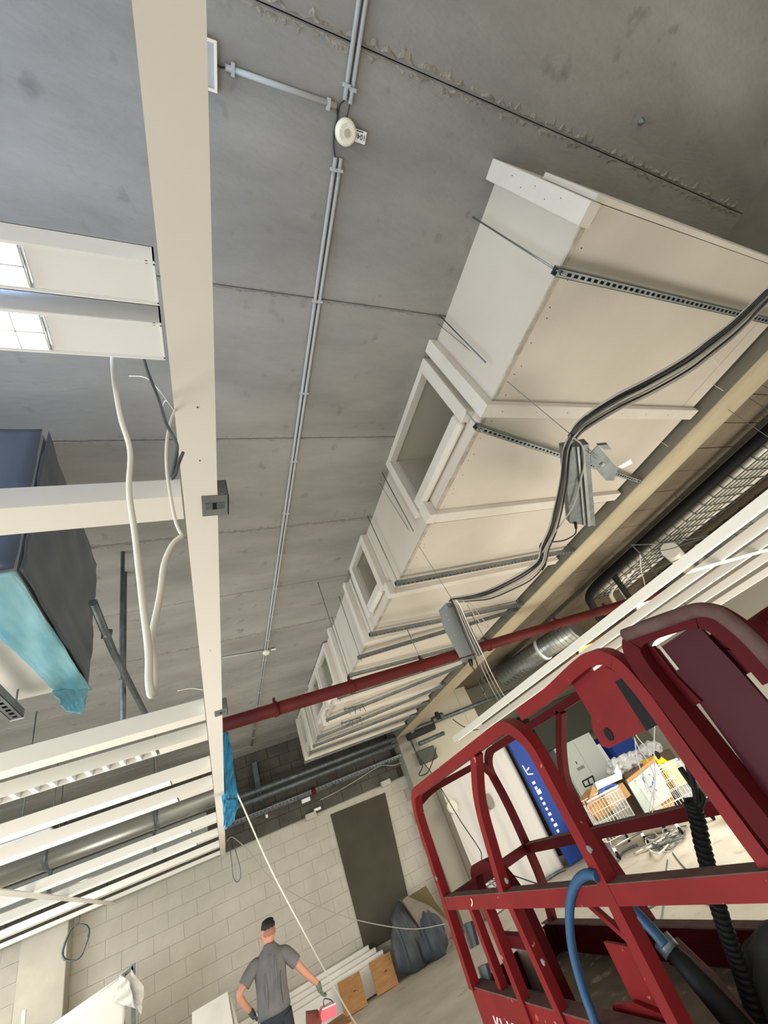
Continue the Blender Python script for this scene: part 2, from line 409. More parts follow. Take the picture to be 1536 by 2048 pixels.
# ------------------------------------------------------------------ trapeze hangers (slotted channel on two threaded rods)
def channel_mesh(L):
    mb = MB(); w_, h_ = .041, .041; pit = .05
    mb.box(0, L, -w_ / 2, -w_ / 2 + .0025, 0, h_); mb.box(0, L, w_ / 2 - .0025, w_ / 2, 0, h_)
    mb.box(0, L, -w_ / 2, w_ / 2, h_ - .0025, h_)  # closed top added to keep the inside behind the slots dark
    mb.box(0, L, -w_ / 2, -.008, 0, .0025); mb.box(0, L, .008, w_ / 2, 0, .0025)
    x = 0
    while x < L:
        mb.box(x, min(x + .020, L), -.008, .008, 0, .0025); x += pit
    return mb.mesh('channel', m_galv)
hang = [(.356, .356, 'nearest the photographer'), (1.30, 1.99, 'slanting below the first duct opening'), (3.16, 3.17, 'before the second duct opening'),
        (4.21, 4.45, 'touching the second cable junction box'), (4.82, 4.62, 'behind the second cable junction box'), (5.38, 5.55, 'just before the red pipe'), (6.19, 6.15, 'just behind the red pipe'),
        (7.22, 6.55, 'slanting behind the red pipe'), (8.22, 7.5, 'fourth from the far duct end'), (8.75, 8.45, 'third from the far duct end'), (9.22, 9.25, 'second from the far duct end'), (9.98, 9.98, 'at the far duct end')]
for ya, yb, wh_ in hang:
    L = math.hypot(4.26 - 1.765, yb - ya); ang = math.atan2(yb - ya, 4.26 - 1.765)
    t_ = thing('trapeze_hanger', 'slotted steel channel on threaded rods under the duct, ' + wh_, 'hanger', (1.765, ya, 3.78), 'channel hangers under the duct')
    o = inst('channel', channel_mesh(L), t_, (1.765, ya, 3.785)); o.rotation_euler[2] = ang
    for fr_, nm in ((.012, 'rod'), (.985, 'rod')):
        x = 1.765 + fr_ * L * math.cos(ang); y = ya + fr_ * L * math.sin(ang)
        rd = MB().tube([(x, y, 3.75), (x, y, H - .002)], .005, 8).build('rod', m_galv, t_)
        sub(MB().lathe([(.011, 0), (.011, .009)], 6, (x, y, 3.772)).build('nut', m_galv), rd)
        sub(MB().lathe([(.014, 0), (.014, .003)], 12, (x, y, 3.828)).build('washer', m_galv), rd)
# free threaded rods
for (p, q, lb) in [((1.80, .965), 4.02, 'short threaded rod hanging free beside the duct near its front end'), ((1.79, 2.52), 3.93, 'threaded rod hanging free between the two nearest duct openings')]:
    tag(MB().tube([(p[0], p[1], q), (p[0], p[1], H - .002)], .005, 8).build('threaded_rod', m_galvd), lb, 'rod')

# ------------------------------------------------------------------ conduits, detector
def conduit(name, x, y0, y1, label, group='pairs of ceiling conduits'):
    t_ = thing(name, label, 'conduit', (x, y0, H - .012), group)
    MB().tube([(x, y0, H - .013), (x, y1, H - .013)], .0105, 10).build('pipe', m_conduit, t_)
    cl = MB().box(x - .017, x + .017, -.007, .007, H - .026, H).mesh('clip', m_conduit)
    n = max(2, int((y1 - y0) / .62))
    for i in range(n):
        yy = y0 + .05 + (y1 - y0 - .1) * i / (n - 1); inst('clip', cl, t_, (0, yy, 0))
conduit('conduit', .866, -1.6, .053, 'left grey ceiling conduit in front of the smoke detector')
conduit('conduit', .896, -1.6, .060, 'right grey ceiling conduit in front of the smoke detector')
conduit('conduit', .862, .269, 11.0, 'left grey ceiling conduit running from smoke detector to far wall')
conduit('conduit', .892, .266, 11.0, 'right grey ceiling conduit running from smoke detector to far wall')
t_ = thing('conduit', 'short grey conduit branching from the detector to the white rail', 'conduit', (.33, .086, H - .01))
MB().tube([(.33, .087, H - .013), (.83, .083, H - .013)], .0115, 10).build('pipe', m_conduit, t_)
for x in (.36, .79): MB().box(x - .007, x + .007, .064, .108, H - .027, H).build('clip', m_conduit, t_)
det = thing('smoke_detector', 'round ivory smoke detector with a white number tag', 'smoke detector', (.892, .163, H))
MB().lathe([(.040, -.046), (.050, -.040), (.054, -.024), (.054, -.014), (.050, -.012), (.050, 0)], 36, (.892, .163, H)).build('housing', m_ivory, det)
MB().lathe([(.016, -.0485), (.018, -.044)], 20, (.892, .163, H)).build('cap', m_ivd, det)
for r0 in (.027, .034):
    for a0, a1 in ((2.2, 3.3), (3.5, 4.5)):
        MB().tube([(.892 + r0 * math.cos(a), .163 + r0 * math.sin(a), H - .0455) for a in np.linspace(a0, a1, 12)], .0011, 6).build('slot', m_ivd, det)
tg = MB().add([(.936, .137, H - .020), (1.002, .137, H - .020), (1.002, .186, H - .020), (.936, .186, H - .020)], [(0, 1, 2, 3)]).prism([(.936, .137, H - .0195), (1.002, .137, H - .0195), (1.002, .186, H - .0195), (.936, .186, H - .0195)], (0, 0, .001)).build('number_tag', m_tag, det)
def text(body, name, mt, parent, size, M, extr=.0006):
    cu = bpy.data.curves.new(name, 'FONT'); cu.body = body; cu.size = size; cu.extrude = extr; cu.align_x = 'LEFT'
    o = bpy.data.objects.new(name, cu); COL.objects.link(o)
    bpy.context.view_layer.update()
    dg = bpy.context.evaluated_depsgraph_get(); me_ = bpy.data.meshes.new_from_object(o.evaluated_get(dg))
    bpy.data.objects.remove(o); me_.materials.clear(); me_.materials.append(mt)
    me_.transform(M)
    o = bpy.data.objects.new(name, me_); COL.objects.link(o)
    if parent is not None: o.parent = parent; o.matrix_parent_inverse = parent.matrix_basis.inverted()
    return o
# tag reads from below with its top towards the camera's foot: text runs towards -x
Mx = Matrix(((-1, 0, 0, 1.001), (0, 1, 0, .152), (0, 0, -1, H - .0208), (0, 0, 0, 1)))
sub(text('104/1', 'tag_number', m_ink, None, .031, Mx), tg)
for k in range(7):
    sub(MB().box(.948 + k * .005, .9515 + k * .005, .1400, .1450, H - .0212, H - .0205).build('tag_small_print', m_ink), tg)
def cable(name, pts, r, mt, label, cat='cable', group=None, sm_=6, n=8, parent=None):
    o = MB().tube(smooth(pts, sm_) if sm_ else pts, r, n).build(name, mt, parent)
    if parent is None: tag(o, label, cat, group)
    return o
cable('detector_wire', [(.83, .083, H - .012), (.845, .12, H - .008), (.838, .17, H - .008), (.846, .23, H - .01), (.86, .27, H - .012)], .004, m_cable_b, 'black wire curving round the left of the smoke detector')
cable('detector_wire', [(.866, .055, H - .012), (.848, .075, H - .01), (.845, .11, H - .008)], .003, m_cable_b, 'short black wire from conduit end above the smoke detector')
cable('detector_wire', [(.894, .06, H - .012), (.893, .09, H - .008), (.89, .115, H - .01)], .0025, m_cable_b, 'thin wire between right conduit end and smoke detector')
d2 = thing('smoke_detector', 'small ivory smoke detector far along the ceiling conduits', 'smoke detector', (.877, 5.97, H))
MB().lathe([(.040, -.046), (.054, -.024), (.05, -.012), (.05, 0)], 20, (.877, 5.97, H - .026)).build('housing', m_ivory, d2)
MB().box(.95, 1.02, 5.94, 5.99, H - .03, H - .028).build('number_tag', m_tag, d2)
tag(MB().tube([(.28, 5.87, H - .013), (.82, 5.95, H - .013)], .0105, 8).build('conduit', m_conduit), 'short conduit branch at the far smoke detector', 'conduit')
# small bolt on the near slab
tag(MB().lathe([(.006, -.03), (.006, -.018), (.014, -.018), (.014, -.004), (.02, -.003), (.02, 0)], 10, onz(1281, 243, H)).build('anchor_bolt', m_galv), 'lone anchor bolt in the concrete ceiling slab', 'bolt')

# ------------------------------------------------------------------ white rail system, left
RZ = 2.95
main = thing('carrier_rail', 'wide cream main rail running overhead along the hall', 'rail', (.045, 5, RZ))
MB().box(.003, .086, -2.5, 11.4, RZ, RZ + .003).box(0, .003, -2.5, 11.4, RZ, RZ + .06).box(.086, .089, -2.5, 11.4, RZ, RZ + .06).build('channel_body', m_rail, main)
for x, y in ((.05, .61), (.048, .775), (.045, 1.9), (.04, 3.5)):
    MB().lathe([(.0022, -.0008), (.0022, .0006)], 8, (x, y, RZ)).build('rivet_hole', m_screw, main)
def hang_wire(parent, x, y, z0):
    MB().tube([(x, y, z0), (x, y, H - .004)], .0015, 6).build('hanging_wire', m_galv, parent)
for y in (-1.5, 10.9): hang_wire(main, .045, y, RZ + .002)
# cross rails
def cross_rail(y0, y1, h, label, lit=None, louvre=False, x1=-.004, x0=-7.0, name='cross_rail', z=RZ):
    t_ = thing(name, label, 'rail', (-3, y0, z), 'cream cross rails at the left')
    MB().box(x0, x1, y0, y0 + .003, z, z + h).box(x0, x1, y1 - .003, y1, z, z + h).box(x0, x1, y0 + .003, y1 - .003, z + h - .003, z + h).build('rail_body', m_rail, t_)
    if lit or louvre:
        xa = x1 - .28
        MB().box(xa, x1, y0 + .003, y1 - .003, z, z + .003).build('end_cover', m_rail, t_)
        if lit:
            MB().box(x0, xa - .005, y0 + .006, y1 - .006, z + .004, z + .02).build('diffuser', lit, t_)
            MB().box(xa - .012, xa - .004, y0 + .004, y1 - .004, z - .001, z + .02).build('diffuser_end', m_galv, t_)
        if louvre:
            bl = MB().box(-.012, .012, y0 + .003, y1 - .003, z + .001, z + .04).mesh('louvre_blade', m_lam)
            k = xa - .03
            while k > -2.2: inst('louvre_blade', bl, t_, (k, 0, 0)); k -= .085
            MB().box(x0, xa, y0 + .003, y1 - .003, z + .041, z + .045).build('reflector', m_galv, t_)
    else:
        MB().box(x0, x1, y0 + .003, y1 - .003, z, z + .003).build('rail_face', m_rail, t_)
    for x in (-4.2, -6.0): hang_wire(t_, x, (y0 + y1) / 2, z + h)
    return t_
cross_rail(.903, .998, .07, 'broad cream cross rail between the two lamps and the wrapped unit')
def rail_bracket(y0, y1, label):
    t_ = thing('rail_bracket', label, 'bracket', (.08, y0, RZ), 'steel brackets on the main rail')
    MB().box(.046, .12, y0, y1, RZ - .003, RZ - .0005).box(.117, .12, y0, y1, RZ - .003, RZ + .062).box(.092, .118, y0, y0 + .0025, RZ - .001, RZ + .062).build('plate', m_galv, t_)
    MB().box(.056, .108, y0 + (y1 - y0) * .34, y0 + (y1 - y0) * .66, RZ - .0042, RZ - .003).build('slot', m_galvd, t_)
    MB().box(.075, .086, y0 + (y1 - y0) * .34, y0 + (y1 - y0) * .66, RZ - .0046, RZ - .0042).build('slot_core', m_black, t_)
rail_bracket(.908, .992, 'galvanised bracket with slot where the nearest cross rail meets the main rail')
rail_bracket(2.705, 2.80, 'small galvanised bracket at the second cross rail joint')
cross_rail(2.70, 2.812, .09, 'deep cream cross rail at the front edge of the far lamp field')
cross_rail(3.10, 3.22, .075, 'cream lamp rail with open square louvres', louvre=True)
cross_rail(3.95, 4.09, .085, 'brightly lit lamp rail behind the louvred one', lit=m_lit)
cross_rail(4.60, 4.77, .085, 'lamp rail with pale dim diffuser, behind the bright one', lit=mat('dim_diffuser', (240, 236, 224), .4, emit=.35))
cross_rail(6.56, 6.78, .085, 'cream rail in front of the galvanised duct', lit=mat('dim_diffuser', (240, 236, 224), .4))
cross_rail(7.9, 8.12, .085, 'cream rail behind the galvanised duct', lit=mat('dim_diffuser', (240, 236, 224), .4))
cross_rail(9.35, 9.6, .085, 'cream rail, last but one before the block wall')
cross_rail(10.7, 10.85, .06, 'thin cream rail closest to the block wall')
t_ = thing('carrier_rail', 'slanting cream second main rail at the lower left', 'rail', (-1.82, 8, RZ - .01))
MB().box(-1.87, -1.78, 3.2, 11.45, RZ - .012, RZ - .001).build('channel_body', m_rail, t_)
# near lamps
def lamp(y0, y1, label):
    t_ = thing('louvre_lamp', label, 'lamp', (-1, y0, RZ), 'lit louvre lamps at the left edge')
    z0, z1 = RZ, RZ + .088; x1 = -.007
    MB().box(-2.6, x1, y0, y0 + .0025, z0, z1).box(-2.6, x1, y1 - .0025, y1, z0, z1).box(-2.6, x1, y0, y1, z1 - .003, z1).box(x1 - .003, x1, y0, y1, z0, z1).build('housing', m_lam, t_)
    MB().box(-.194, x1, y0 + .0025, y1 - .0025, z0 + .001, z0 + .004).build('end_cover', m_lam, t_)
    MB().box(-2.6, x1, y0 - .003, y0, z0 - .001, z0 + .004).box(-2.6, x1, y1, y1 + .003, z0 - .001, z0 + .004).build('rim', m_lam, t_)
    MB().box(-2.5, -.25, y0 + .008, y1 - .008, z1, z1 + .006).build('fill_glow_strip', m_up, t_)  # unseen strip added on top to cast bluish light on the ceiling
    MB().tube([(-2.55, (y0 + y1) / 2, z0 + .035), (-.23, (y0 + y1) / 2, z0 + .035)], .012, 12).build('fluorescent_tube', m_tube, t_)
    MB().box(-2.55, -.205, y0 + .004, y1 - .004, z0 + .06, z0 + .064).build('reflector', m_glow, t_)
    bl = MB().box(-.0012, .0012, y0 + .003, y1 - .003, z0, z0 + .022).mesh('louvre_blade', m_chrome)
    k = -.2
    while k > -1.2: inst('louvre_blade', bl, t_, (k, 0, 0)); k -= .042
    MB().box(-2.55, -.2, (y0 + y1) / 2 - .001, (y0 + y1) / 2 + .001, z0, z0 + .02).build('louvre_spine', m_chrome, t_)
    MB().tube([(-.197, y0 + .006, z0 - .002), (-.197, y1 - .006, z0 - .002)], .0016, 6).build('spring_clip', m_chrome, t_)
    MB().lathe([(.003, -.001), (.003, .0005)], 8, (-.02, y0 - .0015, z0)).build('rivet_hole', m_screw, t_)
    for x in (-.6, -2.2): hang_wire(t_, x, (y0 + y1) / 2, z1)
lamp(.310, .380, 'first white lamp with glowing louvre beside the main rail')
lamp(.421, .492, 'second white lamp with glowing louvre, beside the hanging white cable')
# white frame piece behind the rail at the top
t_ = thing('junction_plate', 'small pale frame peeping out right of the main rail', 'plate', (.28, .09, 4.68))
MB().box(.1, .285, .03, .165, H - .03, H - .022).build('panel', m_conduit, t_)
MB().box(.1, .295, .02, .03, H - .04, H - .018).box(.1, .295, .165, .175, H - .04, H - .018).box(.285, .295, .03, .165, H - .04, H - .018).build('rim', m_rail, t_)
cable('detector_wire', [(.29, .085, H - .02), (.31, .092, H - .012), (.335, .087, H - .012)], .004, m_cable_b, 'wire stub between pale frame and conduit branch')

# white cable loop hanging by the lamps
loop = [(225, 700), (226, 740), (240, 830), (260, 900), (258, 980), (270, 1070), (285, 1200), (297, 1300), (298, 1360), (303, 1390), (310, 1370), (309, 1320), (303, 1290), (308, 1250), (320, 1190), (328, 1130), (345, 1090), (365, 1072)]
pts = [ony(x, y, .58) for x, y in loop[:10]] + [ony(x, y, .60) for x, y in loop[10:]]
pts[0].z += .06
cable('white_cable', pts, .0048, m_cable_w, 'thick white cable hanging in a long loop under the lamps', sm_=5)
cable('white_cable', [ony(x, y, .62) for x, y in [(365, 1072), (352, 1045), (340, 985), (333, 930), (334, 880), (342, 840), (350, 820)]], .003, m_cable_w, 'thin white cable beside the main rail above the bracket')
cable('grey_cable', [ony(x, y, .60) for x, y in [(285, 705), (296, 745), (318, 800), (332, 845), (350, 880), (354, 900), (345, 945), (343, 957), (350, 950), (356, 930), (366, 905)]], .0035, m_galvd, 'dark grey cable dropping beside the main rail')
for i, (a, b) in enumerate((((258, 752), (340, 772)), ((340, 795), (325, 812)))):
    cable('tie_wire', [ony(*(a if a[0] < b[0] else b), .7), ony((a[0] + b[0]) / 2, (a[1] + b[1]) / 2 - 2, .68), (.002, .66, 3.0)], .0012, m_cable_w, ['long fine pale wire sticking out left of the main rail near the second lamp', 'short fine pale wire by the main rail below the longer one'][i], group='fine tie wires by the main rail')
cable('tie_wire', [ony(355, 1382, 2.5), ony(380, 1377, 2.5), ony(408, 1380, 2.5)], .002, m_cable_w, 'pale wire end sticking out left of the main rail')

# ------------------------------------------------------------------ wrapped ventilation unit
un = thing('wrapped_unit', 'boxy ventilation unit wrapped in dark foil at the left edge', 'unit', (-1.2, 2.3, 3.4))
def crumple(q0, q1, q2, q3, nu, nv, amp, off, nrm, seed=0):
    """bilinear patch with small folds, given thickness"""
    random.seed(seed); mb = MB(); vs = []
    q = [Vector(k) for k in (q0, q1, q2, q3)]; n_ = Vector(nrm)
    ph = [random.uniform(0, 6) for _ in range(8)]
    for i in range(nu + 1):
        for j in range(nv + 1):
            u = i / nu; v = j / nv
            p = q[0] * (1 - u) * (1 - v) + q[1] * u * (1 - v) + q[2] * u * v + q[3] * (1 - u) * v
            a = math.sin(9 * u + 14 * v + ph[0]) * .5 + math.sin(25 * u - 11 * v + ph[1]) * .3 + math.sin(41 * v + 6 * u + ph[2]) * .25
            vs.append(p + n_ * (amp * a + off))
    fs = [(i * (nv + 1) + j, (i + 1) * (nv + 1) + j, (i + 1) * (nv + 1) + j + 1, i * (nv + 1) + j + 1) for i in range(nu) for j in range(nv)]
    mb.add(vs, fs, True); return mb
def solid(o, t=.004):
    md = o.modifiers.new('thickness', 'SOLIDIFY'); md.thickness = t; return o
ux0, ux1, uy0, uy1, uz0, uz1 = -2.0, -.65, 1.72, 2.95, 3.40, 4.33
MB().cbox(ux0, ux1, uy0, uy1, uz0, uz1, .015).build('casing', mat('unit_casing', (206, 203, 192), .6), un)
solid(crumple((ux1, uy0, uz0), (ux1, uy1, uz0), (ux1, uy1, uz1), (ux1, uy0, uz1), 30, 24, .008, .016, (1, 0, 0), 1).build('foil_side', m_foil, un))
solid(crumple((ux0, uy0, uz0), (ux1, uy0, uz0), (ux1, uy0, uz1), (ux0, uy0, uz1), 24, 24, .006, .014, (0, -1, 0), 2).build('foil_front', m_foil, un))
solid(crumple((-.86, uy0 - .02, uz0 - .02), (-.64, uy0 - .02, uz0 - .02), (-.62, uy1 + .03, uz0 - .03), (-.78, uy1 - .02, uz0 - .02), 10, 40, .007, .0, (0, 0, -1), 3).build('blue_film', m_blue, un), .002)
solid(crumple((-.80, 2.86, uz0 - .02), (-.63, 2.93, uz0 - .02), (-.66, 2.99, uz0 - .16), (-.74, 2.95, uz0 - .13), 12, 12, .014, .0, (.5, .7, 0), 4).build('blue_film_end', m_blue, un), .002)
for y in (1.9, 2.8):
    MB().tube([(-1.0, y, uz1), (-1.0, y, H - .002)], .005, 6).build('rod', m_galv, un)
st = thing('slotted_channel', 'pale slotted steel channel hanging below the wrapped unit', 'channel', (-.95, 2.3, 3.28))
cm = channel_mesh(2.0); o = inst('channel', cm, st, (-.94, 2.87, 3.262)); o.rotation_euler[2] = -math.pi / 2
o.scale = (1, 1.4, 1.1)
MB().tube([(-.935, 2.80, 3.28), (-.935, 2.80, 3.41)], .005, 6).build('rod', m_galv, st)
MB().box(-.97, -.91, 2.868, 2.873, 3.258, 3.305).build('end_cap', m_lam, st)

# steel pipes under the ceiling behind the unit
t_ = thing('hanger_pipe', 'grey steel pipe slanting below the ceiling behind the wrapped unit', 'pipe', (-.45, 2.4, 3.4))
MB().tube([onz(186, 1205, 3.55), onz(225, 1300, 3.55), onz(297, 1440, 3.55)], .022, 10).build('pipe', m_galvd, t_)
MB().tube([onz(205, 1268, 3.55), onz(222, 1268, 3.55)], .03, 8).build('clamp', m_galvd, t_)
tag(MB().tube([(-.52, 3.3, 3.55), (-.52, 3.3, H - .002)], .016, 8).build('support_post', m_galvd), 'vertical steel post above the far lamp field', 'post')
p = ony(246, 1400, 3.6); tag(MB().tube([(p.x, p.y, H - .002), (p.x, p.y, ony(245, 1450, 3.6).z)], .02, 8).build('support_post', m_galvd), 'grey hanging post left of the white cable loop', 'post')
# galvanised ducts above the far lamp field
gd = thing('galvanised_duct', 'round galvanised duct above the far lamp rails', 'duct', (-2, 7.4, 3.2))
MB().tube([(-6.5, 7.25, 3.34), (.0, 7.25, 3.34)], .14, 20).build('duct_body', m_spiral, gd)
for x in (-.7, -1.85, -3.2):
    MB().tube([(x - .02, 7.25, 3.34), (x + .02, 7.25, 3.34)], .152, 20).build('joint_collar', m_galvd, gd)
    MB().tube([(x, 7.25, 3.48), (x, 7.25, H - .002)], .006, 6).build('rod', m_galvd, gd)
gd = thing('galvanised_duct', 'flat galvanised duct behind the round one', 'duct', (-2, 9.0, 3.2))
MB().cbox(-6.5, -.15, 8.75, 9.25, 3.15, 3.42, .01).build('duct_body', m_spiral, gd)
for x in (-.9, -2.2, -3.4):
    MB().box(x - .02, x + .02, 8.735, 9.265, 3.135, 3.435).build('joint_collar', m_galvd, gd)
    MB().tube([(x, 9.0, 3.43), (x, 9.0, H - .002)], .006, 6).build('rod', m_galvd, gd)
gd = thing('ceiling_fixture', 'pale box fixture above the lower left rails', 'fixture', (-2, 6.4, 3.3))
MB().cbox(-2.15, -1.55, 6.05, 6.35, 3.25, 3.38, .01).build('body', m_lam, gd)
MB().tube([(-1.85, 6.2, 3.38), (-1.85, 6.2, H - .002)], .006, 6).build('rod', m_galvd, gd)
# blue plastic by the far end of the main rail
bf = thing('blue_plastic_wrap', 'crumpled bright blue plastic film hanging behind the main rail', 'plastic', (.25, 6, 3.2))
m_blued = mat('deep_blue_film', (26, 118, 164), .3, var=(60, 150, 190), scale=8)
solid(crumple(ony(444, 1462, 5.2), ony(458, 1465, 5.2), ony(478, 1615, 5.2), ony(446, 1655, 5.2), 10, 30, .02, 0, (.4, -1, 0), 8).build('film', m_blued, bf), .003)
solid(crumple(ony(446, 1600, 5.15), ony(474, 1595, 5.15), ony(470, 1640, 5.15), ony(450, 1660, 5.15), 8, 12, .025, 0, (.4, -1, 0), 9).build('film_fold', m_blued, bf), .003)

# ------------------------------------------------------------------ red sprinkler pipe
rp = thing('sprinkler_pipe', 'long red sprinkler pipe crossing below the duct', 'pipe', (3, 4.36, 3.35))
PY, PZ = 4.36, 3.355
MB().tube([(.10, PY, PZ), (7.2, PY - .02, PZ)], .062, 20).build('pipe_run', m_pipe, rp)
for x in (.62, 1.42, 2.32, 3.3, 4.55, 5.6):
    MB().tube([(x - .02, PY, PZ), (x + .02, PY, PZ)], .071, 20).build('clamp', m_pipe, rp)
    MB().box(x - .012, x + .012, PY - .015, PY + .015, PZ + .068, PZ + .11).build('clamp_lug', mat('dark_clamp', (70, 30, 28), .6), rp)
    if x in (1.42, 2.32, 3.3):
        zt = H - .002 if x < 1.7 else DZ - .052
        MB().tube([(x, PY, PZ + .1), (x, PY, zt)], .005, 6).build('rod', m_galv, rp)

# ------------------------------------------------------------------ hanging cable bundle with steel boxes
def Z(x, y, z=3.3): return onz(x, y, z)
run = [(1600, 525), (1536, 590), (1470, 655), (1420, 695), (1370, 732), (1300, 772), (1240, 802), (1190, 832), (1160, 855), (1146, 873)]
cols = [(m_cable_g, .006), (m_cable_b, .0095), (m_cable_b, .008), (m_cable_g, .006), (m_cable_g, .006), (m_cable_b, .0065), (m_cable_g, .0055)]
ORD = ['first', 'second', 'third', 'fourth', 'fifth', 'sixth', 'seventh']
names = {0: 'grey', 1: 'thick black', 2: 'black', 3: 'grey', 4: 'grey', 5: 'thin black', 6: 'thin grey'}
for i, (mt, r) in enumerate(cols):
    off = (i - 3) * 3.0
    pts = []
    for k, (x, y) in enumerate(run):
        s_ = math.sin(math.pi * k / (len(run) - 1)); sag = off * (1 + .9 * s_)
        pts.append(Z(x + sag * .45, y + sag * .8, 3.30 + .012 * math.sin(i * 2 + k)))
    cable('bundle_cable', pts, r, mt, ORD[i] + ' cable from the top of the near hanging bundle, ' + names[i] + ' coated', group='cables of the near hanging bundle')
run2 = [(1146, 873), (1134, 900), (1128, 960), (1118, 1010), (1105, 1060), (1090, 1095), (1082, 1125), (1055, 1150), (1015, 1172), (975, 1190), (940, 1196), (905, 1200)]
for i, (mt, r) in enumerate(cols[:6]):
    off = (i - 2.5) * 3.0; pts = []
    for k, (x, y) in enumerate(run2):
        s_ = math.sin(math.pi * k / (len(run2) - 1))
        pts.append(Z(x + off * (.7 + .3 * s_), y + off * (.5 + .8 * s_ * (k > 6)), 3.30 + .012 * math.sin(i * 1.7 + k)))
    cable('bundle_cable', pts, r, mt, ORD[i] + ' cable of the middle span between the steel boxes, ' + names[i] + ' coated', group='cables of the middle hanging bundle')
cable('bundle_cable', [Z(*p) for p in [(1152, 1052), (1150, 1068), (1130, 1080), (1105, 1084), (1088, 1083), (1080, 1092), (1083, 1110), (1092, 1125), (1085, 1140)]], .006, m_cable_b, 'black cable leaving the bottom of the first steel box in a bend')
cable('bundle_cable', [Z(*p, 3.29) for p in [(1146, 875), (1165, 893), (1168, 930), (1160, 965), (1147, 1010), (1125, 1045), (1100, 1078), (1085, 1105)]], .005, m_cable_g, 'grey cable crossing the face of the first steel box')
cable('bundle_cable', [Z(*p) for p in [(905, 1200), (925, 1202), (945, 1212), (965, 1238), (976, 1250), (974, 1255), (962, 1248), (945, 1225), (935, 1210)]], .005, m_cable_g, 'grey cable loop beside the second steel box')
run3 = [(905, 1200), (912, 1212), (925, 1245), (940, 1280), (958, 1320), (968, 1345), (985, 1380), (1003, 1412)]
for i, (mt, r) in enumerate([(m_cable_b, .009), (m_cable_g, .007), (m_cable_g, .006), (m_cable_w, .006)]):
    pts = [onz(x + (i - 1) * 3.2 + k * .8 * (i - 1), y, 3.27 - .012 * k) for k, (x, y) in enumerate(run3)]
    cable('bundle_cable', pts, r, mt, ORD[i] + ' cable from the left dropping from second steel box to the lift', group='cables of the far hanging bundle')
cable('bundle_cable', [onz(*p, 3.25) for p in [(940, 1322), (945, 1335), (958, 1350), (968, 1365), (970, 1380), (966, 1386)]], .010, m_cable_b, 'black plug lead hanging from the second steel box')
for p, q, lb in ((Z(1146, 873), (1.82, 1.03, H - .002), 'thin suspension wire holding the first steel box'), (Z(905, 1200), (1.80, 2.66, H - .002), 'thin suspension wire holding the second steel box')):
    tag(MB().tube([p, q], .0022, 6).build('suspension_wire', m_galvd), lb, 'wire')
bx1 = thing('steel_box', 'galvanised channel box hanging at the first cable knot', 'box', Z(1140, 880))
def face(pix, z): return [Z(x, y, z) for x, y in pix]
q = face([(1128, 897), (1178, 888), (1191, 1052), (1140, 1047)], 3.31)
MB().prism(q, (0, 0, .05)).build('body', m_galvd, bx1)
MB().prism(face([(1160, 890), (1165, 889), (1180, 1050), (1174, 1050)], 3.308), (0, 0, -.014)).build('rib', m_galv, bx1)
MB().prism(face([(1152, 892), (1156, 891), (1169, 1050), (1166, 1050)], 3.308), (0, 0, -.01)).build('rib', m_galv, bx1)
MB().tube(smooth([Z(1138, 868), Z(1147, 864), Z(1154, 872), Z(1149, 881), Z(1139, 879), Z(1137, 870)], 4), .005, 6).build('knot', m_galvd, bx1)
MB().tube([Z(1151, 1046), Z(1152, 1056)], .011, 8).build('grommet', m_black, bx1)
bx2 = thing('steel_bracket', 'bent galvanised bracket with a hole beside the first steel box', 'bracket', Z(1200, 930))
MB().prism(face([(1182, 905), (1196, 891), (1236, 938), (1212, 961), (1194, 940), (1181, 925)], 3.31), (0, 0, .004)).build('plate', m_galvd, bx2)
MB().prism(face([(1196, 891), (1216, 889), (1224, 899), (1208, 899)], 3.31), (0, 0, .02)).build('flange', m_galvd, bx2)
MB().prism(face([(1212, 961), (1236, 938), (1228, 961)], 3.315), (0, 0, .01)).build('flange', m_galvd, bx2)
MB().prism(face([(1236, 934), (1262, 918), (1265, 927), (1245, 937)], 3.31), (0, 0, .003)).build('pale_tab', m_lam, bx2)
MB().lathe([(.013, 0), (.013, .002)], 16, Z(1206, 930) - Vector((0, 0, .004))).build('hole', m_board, bx2)
for a, b in (((1178, 899), (1195, 912)), ((1176, 903), (1192, 917))):
    MB().tube([Z(*a), Z(*b)], .003, 6).build('tie', m_galv, bx2)
bx3 = thing('steel_box', 'grey steel box with long lid at the second cable knot', 'box', Z(905, 1215))
MB().prism(face([(882, 1231), (897, 1216), (912, 1214), (957, 1308), (952, 1318), (925, 1326), (892, 1265)], 3.30), (0, 0, .05)).build('body', mat('grey_blue_steel', (128, 136, 138), .5, .3), bx3)
MB().prism(face([(906, 1213), (920, 1209), (966, 1304), (955, 1310)], 3.297), (0, 0, -.02)).build('side_flange', mat('dark_blue_steel', (58, 68, 84), .5, .3), bx3)
MB().tube(smooth([Z(898, 1203), Z(906, 1199), Z(915, 1206), Z(908, 1213), Z(899, 1209)], 4), .008, 6).build('knot', m_galvd, bx3)
MB().prism(face([(936, 1321), (944, 1318), (945, 1328), (939, 1330)], 3.29), (0, 0, -.02)).build('plug', m_black, bx3)
for x, y in ((893, 1230), (898, 1240), (909, 1270), (917, 1266)):
    MB().lathe([(.004, -.002), (.004, 0)], 8, Z(x, y, 3.299)).build('screw', m_lam, bx3)
